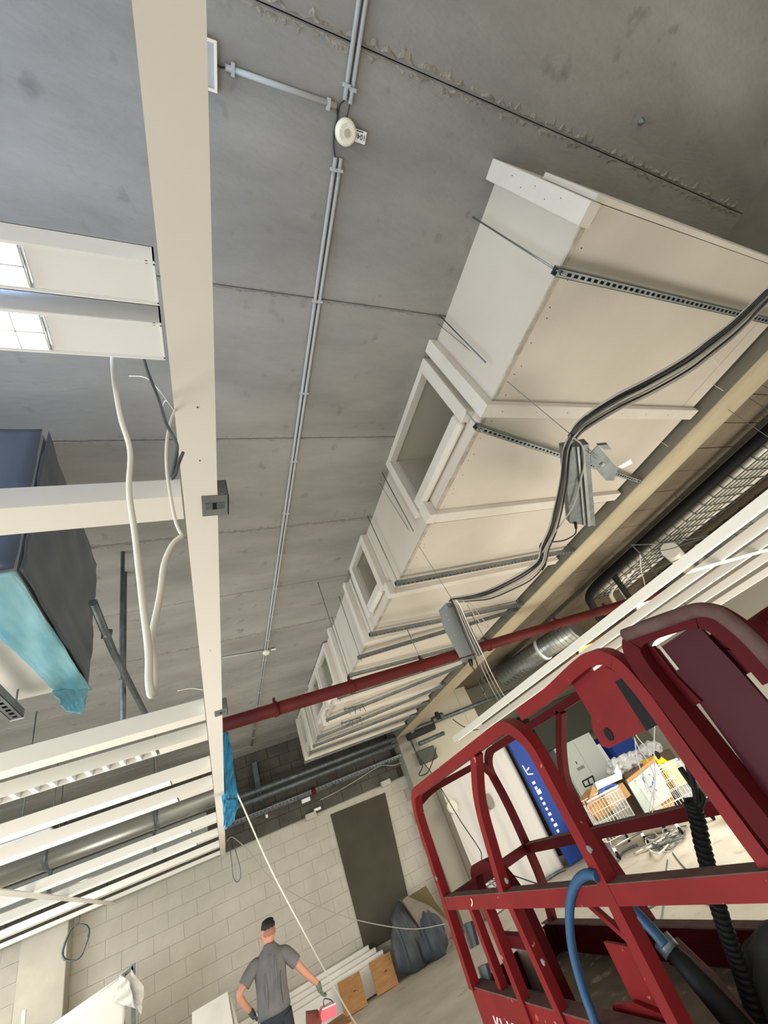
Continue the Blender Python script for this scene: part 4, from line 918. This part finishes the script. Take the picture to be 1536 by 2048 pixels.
# ------------------------------------------------------------------ things along the far wall
wb = thing('foam_panel_stack', 'stack of long white panels lying along the block wall', 'panels', (1.3, 11.3, 0))
for i in range(4):
    me_ = MB().cbox(-1.9, 2.75 - .1 * i, 11.12 + .1 * i, 11.2 + .1 * i, .02, .40 + .07 * i, .006)
    me_.build('panel', m_styro, wb)
for i, (x, lb) in enumerate(((1.86, 'left'), (2.48, 'right'))):
    t_ = thing('wooden_board', lb + ' brown wooden board leaning against the white panels', 'board', (x, 11.0, 0))
    MB().bar((x, 10.88, 0.01), (x + .02, 11.05, .42), .42, .03, (0, -1, 0)).build('board', m_wood, t_)
    MB().lathe([(.02, -.006), (.02, 0)], 10, (x + .06, 10.95, .24)).build('knot_hole', m_ink, t_)
def lump(name, loc, sx, sy, sz, mt, label, cat, seed, amp=.18):
    random.seed(seed); bmh = bmesh.new(); bmesh.ops.create_icosphere(bmh, subdivisions=4, radius=1)
    ph = [random.uniform(0, 6) for _ in range(6)]
    for v in bmh.verts:
        p = v.co.copy(); t = (p.z + 1) / 2
        k = 1 + amp * (math.sin(6 * p.x + ph[0]) * math.cos(5 * p.y + ph[1]) + .6 * math.sin(14 * p.x + 4 * p.z + ph[2]))
        v.co = Vector((p.x * sx * k * (1.05 - .45 * t), p.y * sy * k * (1.05 - .45 * t), max(0, (p.z + .85) / 1.85) * sz))
    me_ = bpy.data.meshes.new(name); bmh.to_mesh(me_); bmh.free(); me_.materials.append(mt)
    for q_ in me_.polygons: q_.use_smooth = True
    o = bpy.data.objects.new(name, me_); COL.objects.link(o); o.location = loc; return tag(o, label, cat)
lump('covered_bag', (3.15, 11.0, 0), .40, .35, 1.0, m_bag, 'dark grey sack against the grey patch of wall', 'sack', 31)
lump('covered_bag', (3.55, 10.9, 0), .35, .35, .8, mat('blue_grey_sack', (60, 66, 74), .6), 'blue grey sack right of the dark sack', 'sack', 32)
wedge_box('plastic_sheet', [(805, 1800), (815, 1792), (860, 1812), (905, 1850), (890, 1880), (865, 1890), (850, 1870)], 10.75, .35, m_sheet, 'grey brown plastic sheeting draped over boards by the column', 'sheeting')
wedge_box('chipboard_sheet', [(815, 1795), (852, 1772), (872, 1805), (905, 1850), (890, 1840)], 11.1, .06, mat('dull_chipboard', (104, 92, 62), .8), 'dull brown chipboard standing behind the plastic sheeting', 'board')
# white boards and covered frame left of the man
wedge_box('white_board', [(384, 2025), (455, 1983), (466, 2048), (480, 2120), (384, 2200)], 10.4, .04, m_styro, 'plain white board standing left of the man', 'board')
tag(MB().tube([ony(459, 1995, 10.5), (.10, 10.5, 0)], .03, 8).build('white_profile', m_rail), 'white profile beside the board left of the man', 'profile')
fr_ = thing('sheeted_rack', 'metal rack covered with white plastic sheet at lower left', 'rack', (-2, 10.3, 0))
for p0, p1 in (((-1.42, 10.5, 0), (-1.42, 10.5, 2.02)), ((-3.3, 10.5, 0), (-3.3, 10.5, 1.7)), ((-1.62, 10.5, 1.92), (-1.42, 10.5, 1.98)), ((-1.55, 10.45, 0), (-1.55, 10.45, 1.95))):
    MB().bar(p0, p1, .05, .05).build('bar', m_galvd, fr_)
MB().tube([(-3.5, 10.42, 1.58), (-1.58, 10.42, 1.93)], .03, 8).build('top_tube', m_lam, fr_)
mb = MB(); vs = []; random.seed(12)
n1, n2 = 40, 20
for i in range(n1 + 1):
    for j in range(n2 + 1):
        u = i / n1; v = j / n2; x = -3.5 + 1.95 * u; zt = 1.58 + .35 * u
        vs.append((x + .05 * math.sin(8 * v), 10.37 - .10 * v - .03 * math.sin(16 * u + 5 * v) * v, zt * (1 - v) + .25 * v))
mb.add(vs, [(i * (n2 + 1) + j, (i + 1) * (n2 + 1) + j, (i + 1) * (n2 + 1) + j + 1, i * (n2 + 1) + j + 1) for i in range(n1) for j in range(n2)], True)
solid(mb.build('sheet', mat('white_plastic_sheet', (206, 203, 194), .5), fr_), .003)
solid(crumple(ony(262, 1938, 10.4), ony(290, 1975, 10.4), ony(283, 2030, 10.4), ony(262, 2000, 10.4), 10, 14, .03, 0, (0, -1, 0), 6).build('sheet_flap', mat('white_plastic_sheet', (206, 203, 194), .5), fr_))
solid(crumple(ony(240, 1948, 10.3), ony(258, 1960, 10.3), ony(272, 2018, 10.3), ony(228, 2005, 10.3), 10, 14, .03, 0, (0, -1, 0), 7).build('sheet_flap', mat('white_plastic_sheet', (206, 203, 194), .5), fr_))
tag(MB().bar((-2.62, 10.1, 0), (-2.70, 10.12, 2.1), .06, .04).build('white_batten', m_rail), 'slim white batten standing before the pilaster', 'batten')
# wires hanging at the far end of the main rail
cable('hanging_cord', [(.06, 6.0, 3.0), ony(457, 1562, 6.0), ony(480, 1600, 6.6), ony(540, 1735, 7.6), ony(600, 1850, 8.4), ony(660, 1960, 9.2), ony(712, 2048, 9.6), (1.75, 9.8, .02)], .010, m_cable_w, 'long white cord slanting from the main rail down to the floor')
cable('hanging_cord', [ony(*q_, 10.5) for q_ in [(455, 1682), (466, 1675), (500, 1705), (540, 1755), (600, 1795), (680, 1830), (760, 1850), (830, 1858), (890, 1848)]], .008, m_cable_g, 'grey cord sagging across the block wall to the lift')
cable('hanging_cord', [(.05, 11.3, 2.955)] + [ony(*q_, 11.3) for q_ in [(455, 1680), (463, 1720), (466, 1752), (474, 1764), (481, 1755), (480, 1735), (472, 1705), (464, 1680)]], .008, m_galvd, 'grey cord loop at the end of the main rail')
cable('cable_coil', [(-2.28 + .17 * math.cos(a) + .02 * math.sin(a * 3), 10.78 + .005 * a, 2.62 + .22 * math.sin(a)) for a in np.linspace(0, 18, 70)], .012, m_galvd, 'coil of dark cable hanging from the lower left rail', sm_=0)
tag(MB().tube([(-2.26, 10.80, 2.83), (-2.24, 10.80, 2.953)], .010, 6).build('coil_string', m_galvd), 'string holding the cable coil', 'string')

# ------------------------------------------------------------------ person
def skin_mesh(name, nodes, edges, mt, parent, sub=2, root=0):
    me_ = bpy.data.meshes.new(name); me_.from_pydata([n[0] for n in nodes], edges, [])
    o = bpy.data.objects.new(name, me_); COL.objects.link(o)
    md = o.modifiers.new('skin', 'SKIN'); md.use_smooth_shade = True
    for i, n in enumerate(nodes):
        r = n[1] if isinstance(n[1], tuple) else (n[1], n[1]); sv = me_.skin_vertices[0].data[i]; sv.radius = r; sv.use_root = (i == root)
    s_ = o.modifiers.new('sub', 'SUBSURF'); s_.levels = sub; s_.render_levels = sub
    bpy.context.view_layer.update(); dg = bpy.context.evaluated_depsgraph_get()
    m2 = bpy.data.meshes.new_from_object(o.evaluated_get(dg)); bpy.data.objects.remove(o)
    m2.materials.clear(); m2.materials.append(mt)
    for q_ in m2.polygons: q_.use_smooth = True
    o = bpy.data.objects.new(name, m2); COL.objects.link(o)
    if parent is not None: o.parent = parent; o.matrix_parent_inverse = parent.matrix_basis.inverted()
    return o
YM = 8.4
man = thing('person', 'man in grey t-shirt and dark trousers seen from behind, reaching for a bucket', 'person', (.44, YM, 0))
V = lambda x, z, dy=0: (x, YM + dy, z)
body = [(V(.44, .96), .11), (V(.45, 1.15), .105), (V(.46, 1.34), .10), (V(.475, 1.45, .02), .075), (V(.484, 1.545, .028), .074), (V(.493, 1.60, .035), .088), (V(.50, 1.665, .04), .116), (V(.505, 1.735, .04), .10),
        (V(.31, 1.40), .05), (V(.165, 1.335, -.02), .052), (V(.035, 1.24, -.05), .046), (V(.09, 1.13, .0), .044), (V(.165, 1.02, .05), .03),
        (V(.665, 1.37, .0), .05), (V(.78, 1.245, .0), .054), (V(.875, 1.10, .0), .046), (V(.965, .99, .04), .042), (V(1.035, .90, .07), .030),
        (V(.36, .86), .10), (V(.34, .50, .02), .072), (V(.33, .10, -.02), .046), (V(.325, .05, .12), .04),
        (V(.54, .86), .10), (V(.57, .50, .04), .072), (V(.585, .10, -.01), .046), (V(.60, .05, .13), .04)]
be = [(0,1),(1,2),(2,3),(3,4),(4,5),(5,6),(6,7),(2,8),(8,9),(9,10),(10,11),(11,12),(2,13),(13,14),(14,15),(15,16),(16,17),(0,18),(18,19),(19,20),(20,21),(0,22),(22,23),(23,24),(24,25)]
skin_mesh('body', body, be, m_skin, man)
def loft(mb, rings, n=28):
    vs = []
    for (cx, dy, z, rx, ry) in rings:
        for k in range(n):
            a = 2 * math.pi * k / n; vs.append((cx + rx * math.cos(a), YM + dy + ry * math.sin(a), z + .006 * math.sin(3 * a + z * 9)))
    mb.add(vs, [(i * n + k, i * n + (k + 1) % n, (i + 1) * n + (k + 1) % n, (i + 1) * n + k) for i in range(len(rings) - 1) for k in range(n)], True)
    b = len(mb.v) - len(vs); mb.f.append(tuple(b + k for k in range(n))[::-1]); mb.sm.append(False)
    mb.f.append(tuple(b + (len(rings) - 1) * n + k for k in range(n))); mb.sm.append(False)
    return mb
sh = loft(MB(), [(.435, 0, .90, .212, .142), (.437, 0, .96, .208, .140), (.445, 0, 1.08, .198, .130), (.452, 0, 1.20, .200, .128), (.46, 0, 1.32, .210, .128), (.468, .0, 1.41, .205, .12), (.473, .01, 1.455, .175, .108), (.478, .015, 1.495, .125, .095), (.483, .02, 1.53, .085, .082), (.485, .022, 1.555, .074, .076)])
sh.tube(smooth([V(.36, 1.40), V(.28, 1.405), V(.19, 1.355, -.015), V(.115, 1.29, -.03)], 4), [.06, .068, .073, .077, .080, .081, .081, .081, .081, .080, .079, .078, .077], 16)
sh.tube(smooth([V(.57, 1.395), V(.66, 1.385), V(.74, 1.30), V(.80, 1.222)], 4), [.06, .068, .073, .077, .080, .081, .081, .081, .081, .080, .079, .077, .076], 16)
# a few soft folds down the back
random.seed(3)
for k, (x0_, x1_, z0_, z1_) in enumerate(((.47, .44, 1.46, 1.02), (.53, .50, 1.42, 1.10), (.38, .36, 1.30, .98), (.58, .56, 1.25, .95))):
    sh.tube(smooth([(x0_ + (x1_ - x0_) * t, YM - .118 + .06 * max(0, (z0_ + (z1_ - z0_) * t - 1.36)) - .012 * t, z0_ + (z1_ - z0_) * t) for t in np.linspace(0, 1, 6)], 3), [.004 + .012 * math.sin(math.pi * q_ / 15) for q_ in range(16)], 8)
sh.build('t_shirt', m_shirt, man)
trs = loft(MB(), [(.455, .02, .78, .19, .13), (.445, .01, .86, .195, .135), (.44, 0, .95, .188, .132), (.44, 0, .99, .18, .125)])
trs.tube(smooth([V(.36, .86), V(.345, .50, .02), V(.33, .07, -.02)], 5), [.115, .112, .107, .10, .095, .09, .087, .084, .081, .078, .075], 16)
trs.tube(smooth([V(.535, .86), V(.572, .50, .04), V(.585, .07, -.01)], 5), [.115, .112, .107, .10, .095, .09, .087, .084, .081, .078, .075], 16)
trs.build('trousers', m_jeans, man)
def blob(name, c_, rx, ry, rz, mt, cut=None):
    bmh = bmesh.new(); bmesh.ops.create_uvsphere(bmh, u_segments=24, v_segments=18, radius=1)
    for v in bmh.verts:
        if cut is not None and v.co.z < cut: v.co.z = cut
        v.co = Vector((c_[0] + v.co.x * rx, c_[1] + v.co.y * ry, c_[2] + v.co.z * rz + .006 * math.sin(14 * v.co.x + 9 * v.co.y)))
    me_ = bpy.data.meshes.new(name); bmh.to_mesh(me_); bmh.free(); me_.materials.append(mt)
    for q_ in me_.polygons: q_.use_smooth = True
    o = bpy.data.objects.new(name, me_); COL.objects.link(o); o.parent = man; o.matrix_parent_inverse = man.matrix_basis.inverted(); return o
blob('hair', (.510, YM + .038, 1.722), .098, .112, .074, m_hair, -.32)
blob('hair_crown', (.514, YM + .05, 1.768), .084, .095, .036, m_hair)
blob('hair_fade', (.503, YM + .036, 1.665), .094, .108, .082, mat('shaved_hair', (150, 104, 86), .8))
for sx in (-1, 1):
    c_ = Vector((.50 + sx * .092, YM + .055, 1.645))
    o = skin_mesh('ear', [(tuple(c_ - Vector((0, 0, .022))), .010), (tuple(c_ + Vector((sx * .008, -.008, 0))), .014), (tuple(c_ + Vector((0, 0, .025))), .012)], [(0,1),(1,2)], m_skin, man, sub=1)
nose = skin_mesh('nose', [((.50, YM + .14, 1.68), .012), ((.50, YM + .165, 1.645), .014)], [(0, 1)], m_skin, man, sub=1)
for sx in (-1, 1): MB().lathe([(.002, -.008), (.012, 0), (.002, .008)], 10, (.50 + sx * .032, YM + .135, 1.685)).build('eye', m_whiteprint, man)
MB().tube([(.475, YM + .14, 1.615), (.50, YM + .146, 1.613), (.525, YM + .14, 1.615)], .006, 6).build('mouth', mat('lip', (150, 84, 76), .6), man)
def hand(name, wrist, d, spread, mt):
    """glove: palm with five separate bent fingers"""
    wrist = Vector(wrist); d = Vector(d).normalized(); sp_ = Vector(spread).normalized(); nrm = d.cross(sp_).normalized()
    nodes = [(tuple(wrist - d * .03), .042), (tuple(wrist + d * .01), .040), (tuple(wrist + d * .05), (.05, .034)), (tuple(wrist + d * .085), (.048, .03))]; ed = [(0, 1), (1, 2), (2, 3)]
    o_ = skin_mesh(name, nodes, ed, mt, man, sub=2)
    for k, (off, ln) in enumerate(((-.033, .062), (-.011, .074), (.011, .070), (.033, .055))):
        b0 = wrist + d * .078 + sp_ * off; b1 = b0 + d * ln * .5 + nrm * .012; b2 = b1 + d * ln * .35 + nrm * .03; b3 = b2 + nrm * .025 - d * .004
        f_ = skin_mesh('finger', [(tuple(b0), .0125), (tuple(b1), .012), (tuple(b2), .011), (tuple(b3), .010)], [(0,1),(1,2),(2,3)], mt, man, sub=1)
    b0 = wrist + d * .03 - sp_ * .036; b1 = b0 + d * .03 - sp_ * .022 + nrm * .012; b2 = b1 + d * .032 + nrm * .012
    skin_mesh('thumb', [(tuple(b0), .013), (tuple(b1), .012), (tuple(b2), .010)], [(0,1),(1,2)], mt, man, sub=1)
hand('glove', (.165, YM + .05, 1.02), (.45, .12, -.9), (0, 1, .1), m_glove)
hand('glove', (1.035, YM + .07, .90), (.12, .0, -1), (0, 1, 0), m_gloveg)
for sx, x in ((-1, .325), (1, .60)):
    skin_mesh('shoe', [((x, YM - .06, .05), .048), ((x, YM + .06, .05), .05), ((x, YM + .17, .042), .042)], [(0,1),(1,2)], m_shoe, man, sub=1)
bk = thing('pink_container', 'pink red plastic container held by the man', 'container', ony(658, 2025, 8.4))
pz = [ony(x, y, YM + .02) for x, y in [(644, 2018), (671, 2006), (674, 2030), (644, 2046), (641, 2030)]]
MB().prism(pz, (0, .16, 0)).build('body', m_pink, bk)
MB().prism([ony(x, y, YM + .01) for x, y in [(644, 2018), (671, 2005), (672, 2008), (645, 2021)]], (0, .18, 0)).build('lid', mat('pale_pink', (246, 190, 190), .4), bk)
MB().tube(smooth([ony(648, 2015, YM + .09), ony(648, 1998, YM + .09), ony(662, 2000, YM + .09), ony(667, 2008, YM + .09)], 4), .006, 6).build('handle', m_rag, bk)
o = wedge_box('brown_tub', [(616, 2028), (640, 2024), (643, 2045), (640, 2070), (617, 2070)], YM + .3, .25, m_brownbox, 'brown red tub beside the pink container', 'tub')
stp = thing('trestle', 'low work trestle under the pink container and tub', 'trestle', (.95, YM + .3, 0))
zt = min(v.co.z for v in o.data.vertices)
MB().cbox(.72, 1.35, YM - .02, YM + .6, zt - .06, zt - .001, .005).build('top', m_wood, stp)
for x in (.78, 1.29):
    for y in (YM + .04, YM + .54): MB().bar((x, y, 0), (x, y, zt - .06), .05, .05).build('leg', m_wood, stp)

# ------------------------------------------------------------------ red lift platform
XN, XF = 1.15, 1.92
lift = thing('lift_platform', 'red steel access lift basket with rounded guard rails', 'lift', (1.5, 1.7, 0))
def LN(yz, X): return [Vector((X, y, z)) for y, z in yz]
def ltube(yz, X, name, w_=.042, r=.07, mt=m_red, h_=None):
    return MB().tube(rounded(LN(yz, X), r), 0, square=True, wh=(w_, h_ or w_), up=(1, 0, 0)).build(name, mt, lift)
# near side
ltube([(3.09, 1.29), (3.05, 1.70), (3.02, 2.08), (2.95, 2.185), (1.66, 2.215), (1.575, 2.12), (1.575, 1.72), (1.60, 1.28), (1.62, 1.10)], XN, 'near_guard_frame', .05, .09)
MB().tube(rounded([onx(x, y, XN) for x, y in [(953, 1505), (958, 1602), (1012, 1790)]], .10), 0, square=True, wh=(.045, .045), up=(1, 0, 0)).build('bent_bar', m_red, lift)
MB().tube(rounded([onx(x, y, XN + .012) for x, y in [(1045, 1427), (1110, 1380), (1155, 1338), (1185, 1314), (1217, 1311), (1250, 1332), (1300, 1391), (1403, 1535), (1503, 1672), (1700, 1930)]], .03, 4), 0, square=True, wh=(.044, .044), up=(1, 0, 0)).build('gate_post_frame', m_red, lift)
ltube([(3.06, 1.645), (.35, 1.645)], XN + .004, 'mid_rail', .055, .05)
MB().box(XN - .024, XN + .032, .35, 3.04, 1.6725, 1.6755).build('dust_layer', m_dust, lift)
ltube([(2.55, 1.62), (2.553, 1.30), (2.56, 1.10)], XN, 'lower_post', .045)
ltube([(2.285, 1.62), (2.262, 1.34), (2.25, 1.10)], XN, 'lower_post', .045)
ltube([(2.80, 1.62), (2.80, 1.11)], XN + .03, 'lower_post', .04)
MB().box(XN - .01, XN + .004, 1.62, 3.12, 1.0, 1.295).build('toe_board', m_red, lift)
MB().box(XN - .012, XN + .06, 1.62, 3.12, 1.294, 1.300).build('toe_ledge', m_dust, lift)
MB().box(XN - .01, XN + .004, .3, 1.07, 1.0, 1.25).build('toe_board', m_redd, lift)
# lettering on the toe board: text runs towards -y (left to right for the viewer)
p = onx(985, 2030, XN - .0125)
Mx = Matrix(((0, 0, -1, XN - .0115), (-1, 0, 0, p.y + .01), (0, 1, 0, p.z - .075), (0, 0, 0, 1)))
text('KLAR', 'lettering', m_whiteprint, lift, .105, Mx, .001)
# far side
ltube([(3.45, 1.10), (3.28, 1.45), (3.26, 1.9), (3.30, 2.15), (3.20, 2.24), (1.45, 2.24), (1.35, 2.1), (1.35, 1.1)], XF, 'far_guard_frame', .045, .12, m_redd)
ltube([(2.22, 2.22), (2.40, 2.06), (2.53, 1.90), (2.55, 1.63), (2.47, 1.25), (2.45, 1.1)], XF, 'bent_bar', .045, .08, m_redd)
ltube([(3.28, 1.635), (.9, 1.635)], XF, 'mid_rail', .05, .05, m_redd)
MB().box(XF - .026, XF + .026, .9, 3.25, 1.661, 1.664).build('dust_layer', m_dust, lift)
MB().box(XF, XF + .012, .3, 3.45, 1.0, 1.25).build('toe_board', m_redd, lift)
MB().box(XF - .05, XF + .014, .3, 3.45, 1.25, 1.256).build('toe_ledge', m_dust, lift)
# end between near and far
MB().tube(rounded([(XN, 3.03, 2.12), (XN + .15, 3.07, 2.17), (XF - .1, 3.22, 2.2), (XF, 3.28, 2.1)], .1), 0, square=True, wh=(.04, .04), up=(0, 0, 1)).build('end_rail', m_redd, lift)
MB().bar((XN, 3.06, 1.64), (XF, 3.27, 1.64), .04, .05).build('end_mid_rail', m_redd, lift)
MB().prism([(XN, 3.11, 1.0), (XF, 3.44, 1.0), (XF, 3.44, 1.24), (XN, 3.11, 1.28)], (0, .012, 0)).build('toe_board', m_redd, lift)
MB().tube(rounded([(1.32, 2.93, 1.12), (1.32, 2.93, 1.72), (1.32, 2.65, 1.74), (1.32, 2.52, 1.62), (1.32, 2.50, 1.12)], .08), 0, square=True, wh=(.05, .05), up=(1, 0, 0)).build('hand_loop', m_redd, lift)
MB().bar((1.32, 2.93, 1.42), (1.32, 2.5, 1.42), .04, .05).build('hand_loop_bar', m_redd, lift)
# deck
deck = MB().box(XN, XF, .3, 3.15, 1.06, 1.10).prism([(XN, 3.12, 1.06), (XF, 3.12, 1.06), (XF, 3.44, 1.06)], (0, 0, .04)).build('deck', mat('dusty_deck', (128, 118, 104), .85, var=(92, 84, 74), scale=5, wear=(160, 152, 140), wscale=9), lift)
# control plate with slot and hole
def plate(pix, X, th, name, mt): return MB().prism([onx(x, y, X) for x, y in pix], (th, 0, 0)).build(name, mt, lift)
plate([(1143, 1367), (1165, 1348), (1205, 1330), (1245, 1352), (1300, 1455), (1217, 1497), (1203, 1492), (1185, 1460), (1182, 1432)], XN + .04, .012, 'control_plate', m_red)
plate([(1230, 1364), (1256, 1348), (1322, 1446), (1293, 1462)], XN + .036, .003, 'control_slot', m_black)
MB().prism([onx(1217 + 9 * math.cos(a) + 4 * math.sin(a), 1469 + 12.5 * math.sin(a) + 3 * math.cos(a), XN + .037) for a in np.linspace(0, 2 * math.pi, 20)[:-1]], (.003, 0, 0)).build('cable_hole', m_black, lift)
plate([(1181, 1327), (1198, 1320), (1212, 1325), (1188, 1342)], XN + .035, .004, 'pale_gap_patch', m_rail)  # pale patch put at the gap between plate and frame loop
# near gate with big panels
gp = [onx(x, y, XN) for x, y in [(1640, 1770), (1560, 1673), (1452, 1536), (1347, 1400), (1295, 1335), (1270, 1292), (1282, 1268), (1310, 1255), (1385, 1230), (1425, 1232), (1480, 1268), (1560, 1355)]]
MB().tube(rounded(gp, .04, 4), 0, square=True, wh=(.055, .055), up=(1, 0, 0)).build('gate_frame', m_redd, lift)
gp = [onx(x, y, XN - .03) for x, y in [(1250, 1270), (1300, 1252), (1395, 1218), (1432, 1222), (1490, 1265), (1560, 1340)]]
MB().tube(rounded(gp, .05, 4), .018, 10).build('gate_hand_rail', m_dust, lift)
plate([(1313, 1300), (1392, 1247), (1470, 1330), (1650, 1540), (1560, 1640), (1490, 1532), (1400, 1408)], XN + .02, .01, 'gate_panel', mat('purple_red_panel', (66, 21, 27), .5, spec=.15))
plate([(1278, 1306), (1306, 1292), (1352, 1352), (1403, 1404), (1372, 1421), (1330, 1372), (1285, 1335)], XN + .012, .01, 'latch_plate', m_redd)
plate([(1342, 1378), (1350, 1375), (1364, 1392), (1366, 1402), (1358, 1400)], XN + .009, .002, 'latch_slot', mat('pale_slot', (176, 168, 146), .7))
plate([(1315, 1292), (1320, 1290), (1358, 1338), (1353, 1341)], XN + .016, .003, 'gap_strip', mat('pale_slot', (176, 168, 146), .7))
MB().tube(rounded([onx(x, y, XN + .05) for x, y in [(1470, 1272), (1442, 1280), (1447, 1305), (1480, 1325), (1500, 1345)]], .03), 0, square=True, wh=(.05, .03), up=(1, 0, 0)).build('handle_lug', m_redd, lift)
plate([(1470, 1262), (1560, 1350), (1560, 1372), (1500, 1330), (1462, 1285)], XN + .04, .02, 'handle_plate', m_red)
# rails further to the right, far side
MB().tube([onx(1495, 1258, XF + .1), onx(1560, 1215, XF + .1)], .026, 10).build('side_tube', m_redd, lift)
MB().tube(rounded([onx(x, y, XF) for x, y in [(1500, 1262), (1512, 1250), (1530, 1256), (1560, 1290)]], .06), .022, 10).build('side_loop', m_redd, lift)
# bracket plates on the near post
plate([(1207, 1884), (1255, 1893), (1328, 2022), (1266, 2004)], XN + .10, .012, 'bracket_plate', m_red)
MB().bar(onx(1165, 1795, XN + .12), onx(1260, 1880, XN + .12), .02, .02).build('diagonal_stay', m_red, lift)
plate([(1224, 2010), (1268, 2006), (1350, 2040), (1350, 2080), (1240, 2080)], XN + .08, .02, 'bracket_plate', m_red)
for (x, y, X_) in ((1178, 1699, XN - .028), (872, 1757, XN - .028), (1012, 1762, XN - .028), (1085, 1925, XN - .026)):
    p = onx(x, y, X_); MB().tube([p, p + Vector((.006, 0, 0))], .011, 12).build('bolt', m_galv, lift)
for (a, b) in (((925, 1850), (945, 1900)), ((955, 1935), (975, 1980))):
    plate([a, (a[0] + 16, a[1] - 6), (b[0] + 8, b[1] - 8), (b[0] - 6, b[1])], XN + .06, .02, 'latch_block', m_galvd)
# scissor mast and chassis carrying the basket
MB().cbox(1.12, 1.95, .35, 3.2, .28, .52, .02).build('chassis', m_redd, lift)
for y in (.75, 2.75):
    for x in (1.15, 1.80):
        MB().tube([(x, y, .2), (x + .12, y, .2)], .2, 20).build('wheel', m_black, lift)
for x in (1.25, 1.80):
    MB().bar((x, .55, .55), (x, 2.95, .98), .05, .09).build('scissor_arm', m_redd, lift)
    MB().bar((x + .05, 2.95, .55), (x + .05, .55, .98), .05, .09).build('scissor_arm', m_redd, lift)
MB().cbox(1.16, 1.90, .4, 3.1, .99, 1.06, .01).build('deck_frame', m_redd, lift)
# ------------------------------------------------------------------ things on the lift
cable('blue_hose', [onx(*q_, XN - .03) for q_ in [(1195, 1752), (1175, 1748), (1155, 1762), (1143, 1790), (1139, 1830), (1142, 1880), (1152, 1930), (1170, 1990), (1188, 2040), (1200, 2090)]], .016, m_hose, 'blue hose looped over the middle rail of the lift', sm_=6, n=12)
cable('blue_hose', [onx(*q_, XN + .12) for q_ in [(1225, 1775), (1245, 1795), (1275, 1828), (1310, 1865), (1330, 1890)]], .018, m_hose, 'blue hose end running down into the lift', n=12)
cl = thing('coiled_cable', 'thick black coiled cable hanging inside the lift', 'cable', onx(1420, 1750, 1.5))
cpts = smooth([onx(*q_, 1.55) for q_ in [(1385, 1605), (1395, 1640), (1405, 1690), (1418, 1740), (1430, 1790), (1445, 1840), (1462, 1890), (1480, 1940), (1500, 2000), (1520, 2060)]], 16)
MB().tube(cpts, .021, 8).build('core', m_black, cl)
hel = []; T = len(cpts)
for i in range(T - 1):
    d_ = (cpts[i + 1] - cpts[i]).normalized(); a_ = d_.cross(Vector((0, 0, 1))).normalized(); b_ = a_.cross(d_)
    for k in range(6):
        t = i + k / 6; an = t * 2 * math.pi / 4.2; p = cpts[i].lerp(cpts[i + 1], k / 6)
        hel.append(p + (a_ * math.cos(an) + b_ * math.sin(an)) * .020)
MB().tube(hel, .0085, 6).build('coil', m_black, cl)
cable('lead_cable', [onx(*q_, 1.5) for q_ in [(1368, 1500), (1380, 1545), (1390, 1580), (1393, 1605)]], .010, m_black, 'black lead above the coiled cable', n=8)
cable('lead_cable', [onx(*q_, 1.52) for q_ in [(1360, 1535), (1385, 1570), (1405, 1595), (1400, 1612)]], .010, m_black, 'second black lead beside the coiled cable', n=8)
tl = thing('long_tool', 'long black power tool lying across the lift deck', 'tool', onx(1400, 1960, 1.35))
MB().tube([onx(1328, 1885, 1.4), onx(1375, 1935, 1.4), onx(1500, 2080, 1.4)], [.024, .034, .040], 12).build('body', m_black, tl)
MB().tube([onx(1322, 1878, 1.4), onx(1345, 1905, 1.4)], .036, 10).build('head', m_galvd, tl)
MB().tube([onx(1348, 1890, 1.5), onx(1420, 1960, 1.5), onx(1500, 2060, 1.5)], .03, 10).build('guard', m_dust, tl)
lump('work_rag', (1.72, 1.62, 1.10), .18, .22, .24, m_rag, 'dark rags heaped on the lift deck', 'rags', 41)
lump('red_sack', (1.66, 1.36, 1.10), .14, .14, .16, m_brownbox, 'small red brown sack on the lift deck', 'sack', 42)
tag(MB().lathe([(.10, 0), (.12, .24), (.125, .25)], 24, (1.76, 1.16, 1.101)).build('white_bucket', m_lam), 'white bucket at the right end of the lift deck', 'bucket')
bd = tag(MB().prism([onx(x, y, 1.55) for x, y in [(1022, 1880), (1040, 1862), (1075, 1853), (1088, 1862), (1120, 1960), (1100, 2010), (1050, 1990)]], (.02, .03, 0)).build('grey_board', mat('dusty_grey_board', (150, 140, 124), .85)), 'rounded grey board leaning inside the lift', 'board')
cj = thing('cable_tangle', 'tangle of thin cables hung on the far end of the lift', 'cables', onx(985, 1745, 1.5))
random.seed(15)
for i in range(9):
    pts = [onx(970 + random.uniform(0, 35), 1742 + 9 * k + random.uniform(-9, 9), 1.6) for k in range(6)]
    MB().tube(smooth(pts, 5), .0035, 5).build('cable', random.choice([m_cable_g, m_galvd, m_cable_b]), cj)
for i, pts in enumerate([[(1010, 1880), (1030, 1868), (1060, 1850), (1072, 1835)], [(1030, 1815), (1055, 1810), (1060, 1850), (1040, 1875)]]):
    cable('thin_lead', [onx(*q_, 1.6) for q_ in pts], .004, m_cable_b, ['black lead with plug sticking out inside the lift', 'thin black lead curling inside the lift'][i])
cable('string_piece', [onx(*q_, XN + .02) for q_ in [(903, 1820), (900, 1850), (905, 1880), (907, 1872)]], .003, m_brownbox, 'red string tied to the lift corner post')
cable('string_piece', [onx(*q_, XN - .03) for q_ in [(942, 1797), (945, 1805), (943, 1812)]], .003, m_ivory, 'bit of pale string on the middle rail')
